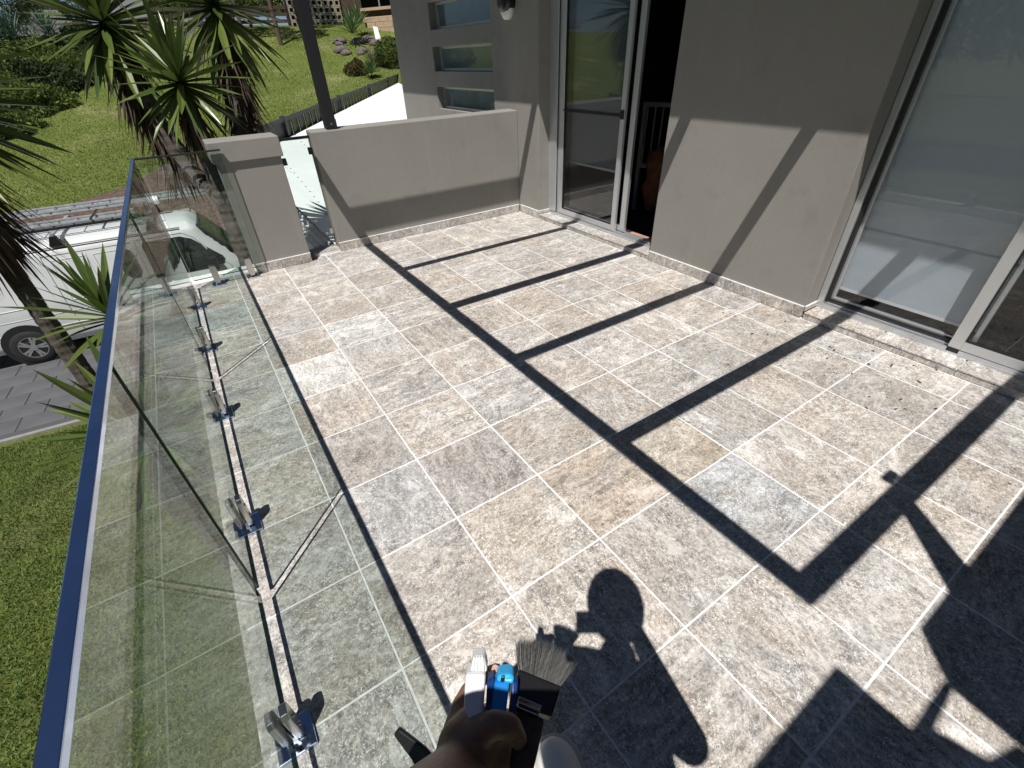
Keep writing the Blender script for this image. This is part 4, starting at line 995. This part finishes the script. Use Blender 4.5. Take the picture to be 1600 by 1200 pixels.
# ---------------------------------------------------------------- photographer
def skinned(name, verts, edges, radii, mat=None, parent=None, sub=2, root=0, roots=None):
    me = bpy.data.meshes.new(name); me.from_pydata([tuple(v) for v in verts], edges, []); o = obj(name, me, None, parent)
    o.modifiers.new('skin', 'SKIN')
    sv = me.skin_vertices
    if not sv: 
        bm = bmesh.new(); bm.from_mesh(me); bm.verts.layers.skin.verify(); bm.to_mesh(me); bm.free(); sv = me.skin_vertices
    for i, r_ in enumerate(radii):
        rr = r_ if isinstance(r_, tuple) else (r_, r_); sv[0].data[i].radius = rr; sv[0].data[i].use_root = i in (roots or [root])
    s_ = o.modifiers.new('sub', 'SUBSURF'); s_.levels = sub; s_.render_levels = sub
    return o
def bake(o):
    dg = bpy.context.evaluated_depsgraph_get(); dg.update(); ev = o.evaluated_get(dg); me = bpy.data.meshes.new_from_object(ev); return me
def K(px, py, d): return CAM+ray(px, py)*d
head = Vector((-.385, -1.655, 1.685)); neck = Vector((-.43, -1.72, 1.53))
V = []; E_ = []; RD = []
def vtx(p, r_, link=None):
    V.append(Vector(p)); RD.append(r_)
    if link is not None: E_.append((link, len(V)-1))
    return len(V)-1
pel = vtx((-.53, -1.95, .95), .145); ab = vtx((-.52, -1.90, 1.10), .13, pel); chest = vtx((-.48, -1.745, 1.31), .15, ab); nb = vtx((-.46, -1.74, 1.44), .085, chest); nk = vtx(neck, .058, nb)
shR = vtx((-.39, -1.80, 1.42), .085, chest); elR = vtx((-.262, -1.835, 1.12), .048, shR); wrR = vtx((-.275, -1.66, 1.38), .028, elR); haR = vtx((-.30, -1.61, 1.47), .036, wrR)
shL = vtx((-.60, -1.59, 1.42), .082, chest); elL = vtx((-.56, -1.475, 1.15), .055, shL)
WR = K(716, 1215, .53); wrL = vtx(WR, .036, elL); PA = K(742, 1150, .565); haL = vtx(PA, .034, wrL)
hl = vtx((-.55, -1.86, .88), .10, pel); kl = vtx((-.56, -1.75, .48), .06, hl); al = vtx((-.56, -1.82, .09), .042, kl)
hr = vtx((-.35, -1.92, .88), .10, pel); kr = vtx((-.27, -1.68, .49), .06, hr); ar = vtx((-.23, -1.52, .10), .042, kr)
def tmp_ico(c, r, q=None, sub=3, shaper=None):
    bm = bmesh.new(); bmesh.ops.create_icosphere(bm, subdivisions=sub, radius=1)
    for v in bm.verts:
        p = Vector((v.co.x*r[0], v.co.y*r[1], v.co.z*r[2]))
        if shaper: p = shaper(p)
        v.co = (q @ p if q else p)+Vector(c)
    me = bpy.data.meshes.new('t'); bm.to_mesh(me); bm.free(); return me
def capsules(pts, rs, edges):
    out = []
    for p, r_ in zip(pts, rs): out.append(tmp_ico(p, (r_, r_, r_), None, 3))
    for i, j in edges:
        out.append(MB().tube(pts[i], pts[j], rs[i], rs[j], seg=20).me('t'))
    return out
parts = capsules(V, RD, E_)
fd_ = Vector((.53, .85, -.55)).normalized(); hx = Vector((.85, -.53, 0)).normalized(); hz = hx.cross(fd_)
HQ = Matrix((hx, fd_, hz)).transposed()
parts.append(tmp_ico(head, (.086, .106, .124), HQ, 3, lambda p: Vector((p.x*(1-.25*max(0, -p.z/.118)), p.y, p.z))))
parts.append(tmp_ico(head+HQ @ Vector((0, .098, -.015)), (.014, .02, .026), HQ, 2))           # nose
parts.append(tmp_ico(head+HQ @ Vector((0, .082, -.060)), (.026, .014, .010), HQ, 2))           # mouth
for s_ in (-1, 1):
    parts.append(tmp_ico(head+HQ @ Vector((s_*.077, -.005, -.01)), (.010, .020, .032), HQ, 2))  # ears
    parts.append(tmp_ico(head+HQ @ Vector((s_*.030, .084, .012)), (.016, .012, .011), HQ, 2))   # eyes
# left fist: knuckles and fingers curled round the handle (camera-side view: back of hand and thumb)
def chain(pts, rs):
    for m_ in capsules(pts, rs, [(i, i+1) for i in range(len(pts)-1)]): parts.append(m_)
chain([K(718, 1205, .535), K(724, 1165, .555), K(752, 1140, .58), K(790, 1150, .60)], [.033, .032, .027, .020])
chain([K(728, 1185, .545), K(742, 1148, .548), K(772, 1131, .543), K(797, 1134, .546), K(810, 1156, .552)], [.024, .0185, .0155, .0140, .0115])   # thumb across the handles
chain([K(738, 1205, .545), K(776, 1178, .575), K(802, 1196, .58)], [.030, .027, .020])
for i, (x, y, d) in enumerate([(745, 1120, .60), (748, 1140, .605), (752, 1160, .60), (758, 1178, .59)]):
    L = [1.0, 1.08, 1.0, .8][i]
    chain([K(x-6, y+16, d-.02), K(x-4-6*L, y-4, d+.02), K(x+20*L, y-10, d+.055), K(x+48*L, y-2, d+.045), K(x+56*L, y+10, d+.02)], [.013, .0105, .0100, .0092, .0080])
chain([K(712, 1150, .58), K(718, 1108, .61), K(734, 1076, .635), K(757, 1056, .64), K(776, 1046, .625)], [.019, .0135, .0115, .0105, .0092])                                   # index finger up along the tool
m_nail = plain('finger_nail', (.55, .36, .30), .3)
def nail(c_, u, v_, n_, a, b_):
    vs = []; 
    for k_ in range(12): t_ = 2*math.pi*k_/12; vs.append(c_+u*a*math.cos(t_)+v_*b_*math.sin(t_)+n_*(.0012-.0008*abs(math.sin(t_))))
    vs.append(c_+n_*.0022); return MB().add(vs, [(k_, (k_+1) % 12, 12) for k_ in range(12)])
nails = [(K(806, 1152, .5405), (-CUP*.8+RIGHT*.6).normalized(), (RIGHT*.8+CUP*.6).normalized(), -FWD, .007, .0052), (K(774, 1045, .6165), CUP, RIGHT, -FWD, .0065, .0048)]
# right hand around the phone
PH = CAM+RIGHT*.050-CUP*.028-FWD*.0075
for i in range(4):
    y = -.030+.019*i; a = PH+RIGHT*.088+CUP*y
    chain([Vector((-.30, -1.615, 1.465)), a-FWD*.028, a+RIGHT*.006+FWD*.002, a-RIGHT*.026+FWD*.014], [.014, .010, .009, .0075])
chain([Vector((-.30, -1.61, 1.47)), PH+RIGHT*.07-CUP*.045-FWD*.03, PH+RIGHT*.045-CUP*.02-FWD*.015], [.015, .011, .009])
bm = bmesh.new()
for p in parts: bm.from_mesh(p)
me = bpy.data.meshes.new('person'); bm.to_mesh(me); bm.free()
person = obj('person', me, m_skin)
rmd = person.modifiers.new('remesh', 'REMESH'); rmd.mode = 'VOXEL'; rmd.voxel_size = .0045; rmd.use_smooth_shade = True
smd = person.modifiers.new('smooth', 'SMOOTH'); smd.factor = .5; smd.iterations = 5
tag(person, 'photographer in dark clothes holding a brush and tool in the left hand', 'person')
for a_ in nails: nail(*a_).obj('nail', m_nail, person, smooth=True)
hair = obj('hair', tmp_ico(head+HQ @ Vector((0, -.012, .018)), (.096, .116, .124), HQ, 3, lambda p: Vector((p.x, min(p.y, .07), p.z))), m_blk, person)
sh_ = skinned('shirt', [V[pel]+Vector((0, 0, .02)), V[ab], V[chest], V[nb]-Vector((0, 0, .03)), V[shR], (V[shR]+V[elR])/2, V[shL], (V[shL]+V[elL])/2], [(0, 1), (1, 2), (2, 3), (2, 4), (4, 5), (2, 6), (6, 7)], [.165, .155, .165, .085, .085, .068, .085, .068], sub=2); sh_.data.materials.append(m_shirt); sh_.parent = person
so_ = skinned('shorts', [V[pel]+Vector((0, 0, .03)), V[hl], V[kl]+Vector((0, 0, .1)), V[hr], V[kr]+Vector((0, 0, .1))], [(0, 1), (1, 2), (0, 3), (3, 4)], [.155, .12, .10, .12, .10], sub=2); so_.data.materials.append(m_short); so_.parent = person
def shoe(heel, toe, nm='shoe'):
    heel, toe = Vector(heel), Vector(toe); d = (toe-heel); L = d.length; d.normalize(); s_ = Vector((-d.y, d.x, 0))
    prof = [(0, .030, .075), (.12, .038, .10), (.3, .038, .105), (.5, .044, .085), (.7, .052, .062), (.85, .049, .052), (.95, .036, .044), (1.0, .012, .030)]
    vs = []; sg = 14
    for u, w_, h_ in prof:
        for i in range(sg):
            a = 2*math.pi*i/sg; z = max(.018, .018+h_*max(0, math.sin(a))); vs.append(heel+d*L*u+s_*w_*1.22*math.cos(a)+Vector((0, 0, z)))
    n = len(prof)
    o = MB().add(vs, [(k_*sg+i, k_*sg+(i+1) % sg, (k_+1)*sg+(i+1) % sg, (k_+1)*sg+i) for k_ in range(n-1) for i in range(sg)]+[tuple(range(sg-1, -1, -1)), tuple((n-1)*sg+i for i in range(sg))]).obj(nm, m_shoe, person, smooth=True)
    sb = o.modifiers.new('s', 'SUBSURF'); sb.levels = 2; sb.render_levels = 2
    out = [heel+d*L*u*1.03+s_*w_*1.36 for u, w_, h_ in prof]+[heel+d*L*u*1.03-s_*w_*1.36 for u, w_, h_ in reversed(prof)]
    k2 = MB().prism([(p.x, p.y) for p in out], 'z', .001, .024).obj('sole', m_sole, o, bev=.004)
    return o
tx = floor_at(858, 1158)
shoe((-.245, -1.52, 0), (tx.x, tx.y, 0)); shoe((-.57, -1.86, 0), (-.55, -1.57, 0))
phone = MB().box(-.075, .075, -.036, .036, -.004, .004).obj('phone', m_blk, bev=.003)
pm = Matrix((RIGHT, CUP, -FWD)).transposed().to_4x4(); pm.translation = PH+FWD*.001-FWD*.004; phone.matrix_world = pm
tag(phone, 'black phone held level in the right hand of the photographer', 'phone')

# ---------------------------------------------------------------- brush and coloured tool in the hand
def frame3(o_, xd, zd):
    x = xd.normalized(); z = (zd-x*zd.dot(x)).normalized(); y = z.cross(x); return Matrix((x, y, z)).transposed().to_4x4(), o_
brush = empty('paint_brush', K(838, 1080, .60)); tag(brush, 'wide flat paint brush with black ferrule, grey bristles and worn handle', 'brush')
BOf = brush.location.copy()
bs, be = K(826, 1185, .56), K(862, 1010, .66)      # handle end to bristle tips
ax = (K(858, 1022, .655)-K(826, 1165, .57)).normalized(); wdv = (RIGHT*.985+CUP*-.20); wdv = (wdv-ax*wdv.dot(ax)).normalized(); tn = ax.cross(wdv)
def slab(c0, c1, w0, w1, t0, t1, name, mat, bev=.002):
    vs = []
    for c_, w_, t_ in ((c0, w0, t0), (c1, w1, t1)):
        for a, b_ in ((-1, -1), (1, -1), (1, 1), (-1, 1)): vs.append(c_+wdv*a*w_/2+tn*b_*t_/2-BOf)
    return MB().add(vs, [(0, 3, 2, 1), (4, 5, 6, 7), (0, 1, 5, 4), (1, 2, 6, 5), (2, 3, 7, 6), (3, 0, 4, 7)]).obj(name, mat, brush, bev=bev)
f0, f1 = K(832, 1112, .595), K(842, 1062, .625)
slab(f0, f1, .050, .062, .020, .020, 'ferrule', m_blk, .003)
h1 = K(828, 1116, .592); h0 = K(812, 1215, .53)
slab(h0, h1, .026, .040, .016, .018, 'handle', m_hand, .005)
for k_ in range(3): 
    c_ = K(826-2*k_, 1102+7*k_, .588); slab(c_, c_+ax*.0015, .030, .030, .0245-.001*k_, .0245-.001*k_, 'ferrule_rib', m_steel_b, 0)
rb_ = random.Random(11); bmb = MB()
for i in range(2600):
    u = rb_.uniform(-1, 1); v = rb_.uniform(-1, 1); p = f1+wdv*u*.029+tn*v*.008
    L = .050*(1-.12*u*u)*rb_.uniform(.84, 1.05); sp_ = wdv*(u*.34+rb_.gauss(0, .10))+tn*(v*.16+rb_.gauss(0, .07)); d = (ax+sp_).normalized()
    m_ = p+d*L*.55; tip = p+d*L+wdv*rb_.gauss(0, .0015)+tn*rb_.gauss(0, .0015); s_ = (wdv*rb_.gauss(0, 1)+tn*rb_.gauss(0, 1)).normalized()*.00026
    bmb.add([p-s_-BOf, p+s_-BOf, m_+s_-BOf, m_-s_-BOf, tip-BOf], [(0, 1, 2, 3), (3, 2, 4)])
me = bpy.data.meshes.new('bristles'); me.from_pydata(bmb.v, [], bmb.f); me.materials.append(m_bris); bo = obj('bristles', me, None, brush); bo['kind'] = 'stuff'

tool = empty('cleaning_tool', K(760, 1090, .575)); tag(tool, 'white and blue plastic hand tool with ribbed white cap beside the brush', 'hand tool')
TO = tool.location.copy()
def quadslab(cs, depth, name, mat, bev=.002):     # front outline (pixel x, y, distance), thickness away from the eye
    p = [K(*c_)-TO for c_ in cs]; b_ = [q_+FWD*depth for q_ in p]; n = len(p)
    return MB().add(p+b_, [tuple(range(n)), tuple(range(2*n-1, n-1, -1))]+[(i, (i+1) % n, n+(i+1) % n, n+i) for i in range(n)]).obj(name, mat, tool, bev=bev)
quadslab([(727, 1053, .58), (759, 1053, .58), (754, 1127, .55), (733, 1130, .55), (724, 1108, .556)], .026, 'white_body', m_wp, .004)
quadslab([(739, 1026, .595), (757, 1026, .595), (762, 1051, .585), (734, 1051, .585)], .022, 'ribbed_cap', m_wp, .003)
for k_ in range(4): quadslab([(741.5+4.2*k_, 1027, .5935), (743+4.2*k_, 1027, .5935), (740.5+5.6*k_, 1050, .5835), (738.5+5.6*k_, 1050, .5835)], .003, 'cap_rib', m_sole, .0005)
quadslab([(761, 1064, .592), (772, 1058, .592), (770, 1120, .565), (758, 1120, .565)], .018, 'dark_blue_grip', m_bp2)
quadslab([(773, 1064, .590), (797, 1064, .590), (790, 1122, .562), (764, 1122, .562)], .022, 'blue_body', m_bp, .003)
quadslab([(777, 1055, .588), (798, 1053, .588), (804, 1060, .586), (802, 1070, .584), (775, 1066, .585)], .024, 'light_blue_head', simple('light_blue_plastic', (.03, .42, .80), .3, 0, .05), .004)
quadslab([(783, 1058, .583), (788, 1057, .583), (788, 1066, .582), (782, 1066, .582)], .003, 'slot', m_blk, .0005)
quadslab([(800, 1062, .59), (810, 1066, .59), (806, 1124, .567), (794, 1124, .567)], .016, 'navy_back', m_bp2)
st2 = MB(); pts = [K(614, 1150, .60), K(623, 1139, .60), (K(665, 1172, .58)), K(690, 1200, .57), K(660, 1225, .57), K(642, 1188, .585)]
so2 = empty('black_handle', pts[0]); n = len(pts); p = [q_-pts[0] for q_ in pts]; b_ = [q_+FWD*.008 for q_ in p]
MB().add(p+b_, [tuple(range(n)), tuple(range(2*n-1, n-1, -1))]+[(i, (i+1) % n, n+(i+1) % n, n+i) for i in range(n)]).obj('handle_blade', m_blk, so2, bev=.003)
tag(so2, 'black rounded plastic handle end poking out behind the wrist', 'handle')

# ---------------------------------------------------------------- debris on the tiles
deb = [(1297, 543), (1303, 548), (1309, 551), (1292, 561), (1364, 549), (1331, 584), (1428, 572), (1463, 579), (1436, 597), (1392, 572), (1358, 620), (1386, 621), (1407, 625), (1354, 638), (1414, 639), (1399, 640), (1462, 639), (1200, 592), (1175, 522), (1220, 572), (1303, 582), (1358, 570),
       (1130, 489), (1148, 494), (1176, 522), (1199, 523), (1196, 534), (1227, 503), (1235, 538), (1577, 756), (849, 481), (1260, 540), (1320, 560), (1288, 588), (1344, 560), (1250, 556)]
lm_ = []
for k_ in range(3):
    mbx = MB(); n = 6; vs = []
    for i in range(n+1):
        u = i/n; w_ = .0048*math.sin(math.pi*min(.98, .05+u*.93))+.0004; vs += [(-.011+.022*u, -w_, .003+.003*math.sin(u*3+k_)), (-.011+.022*u, w_, .005+.004*math.cos(u*2.5+k_))]
    mbx.add(vs, [(2*i, 2*i+2, 2*i+3, 2*i+1) for i in range(n)]); m_ = mbx.me('dry_leaf'); m_.materials.append(m_debris); lm_.append(m_)
for i, (x, y) in enumerate(deb):
    o = obj('dry_leaf', lm_[i % 3]); p = floor_at(x, y); o.location = (p.x, p.y, .001); o.rotation_euler = (rnd.uniform(-.2, .2), rnd.uniform(-.2, .2), rnd.uniform(0, 6.28)); s_ = rnd.uniform(.6, 1.25); o.scale = (s_, s_, s_)
    tag(o, ('larger ' if s_ > .95 else 'tiny ')+'dry brown leaf lying on the sunlit tiles '+('near the window ledge' if x > 1240 else 'in front of the plain wall' if x > 1000 else 'near the far doorway'), 'leaf', 'dry leaves scattered on the terrace tiles')
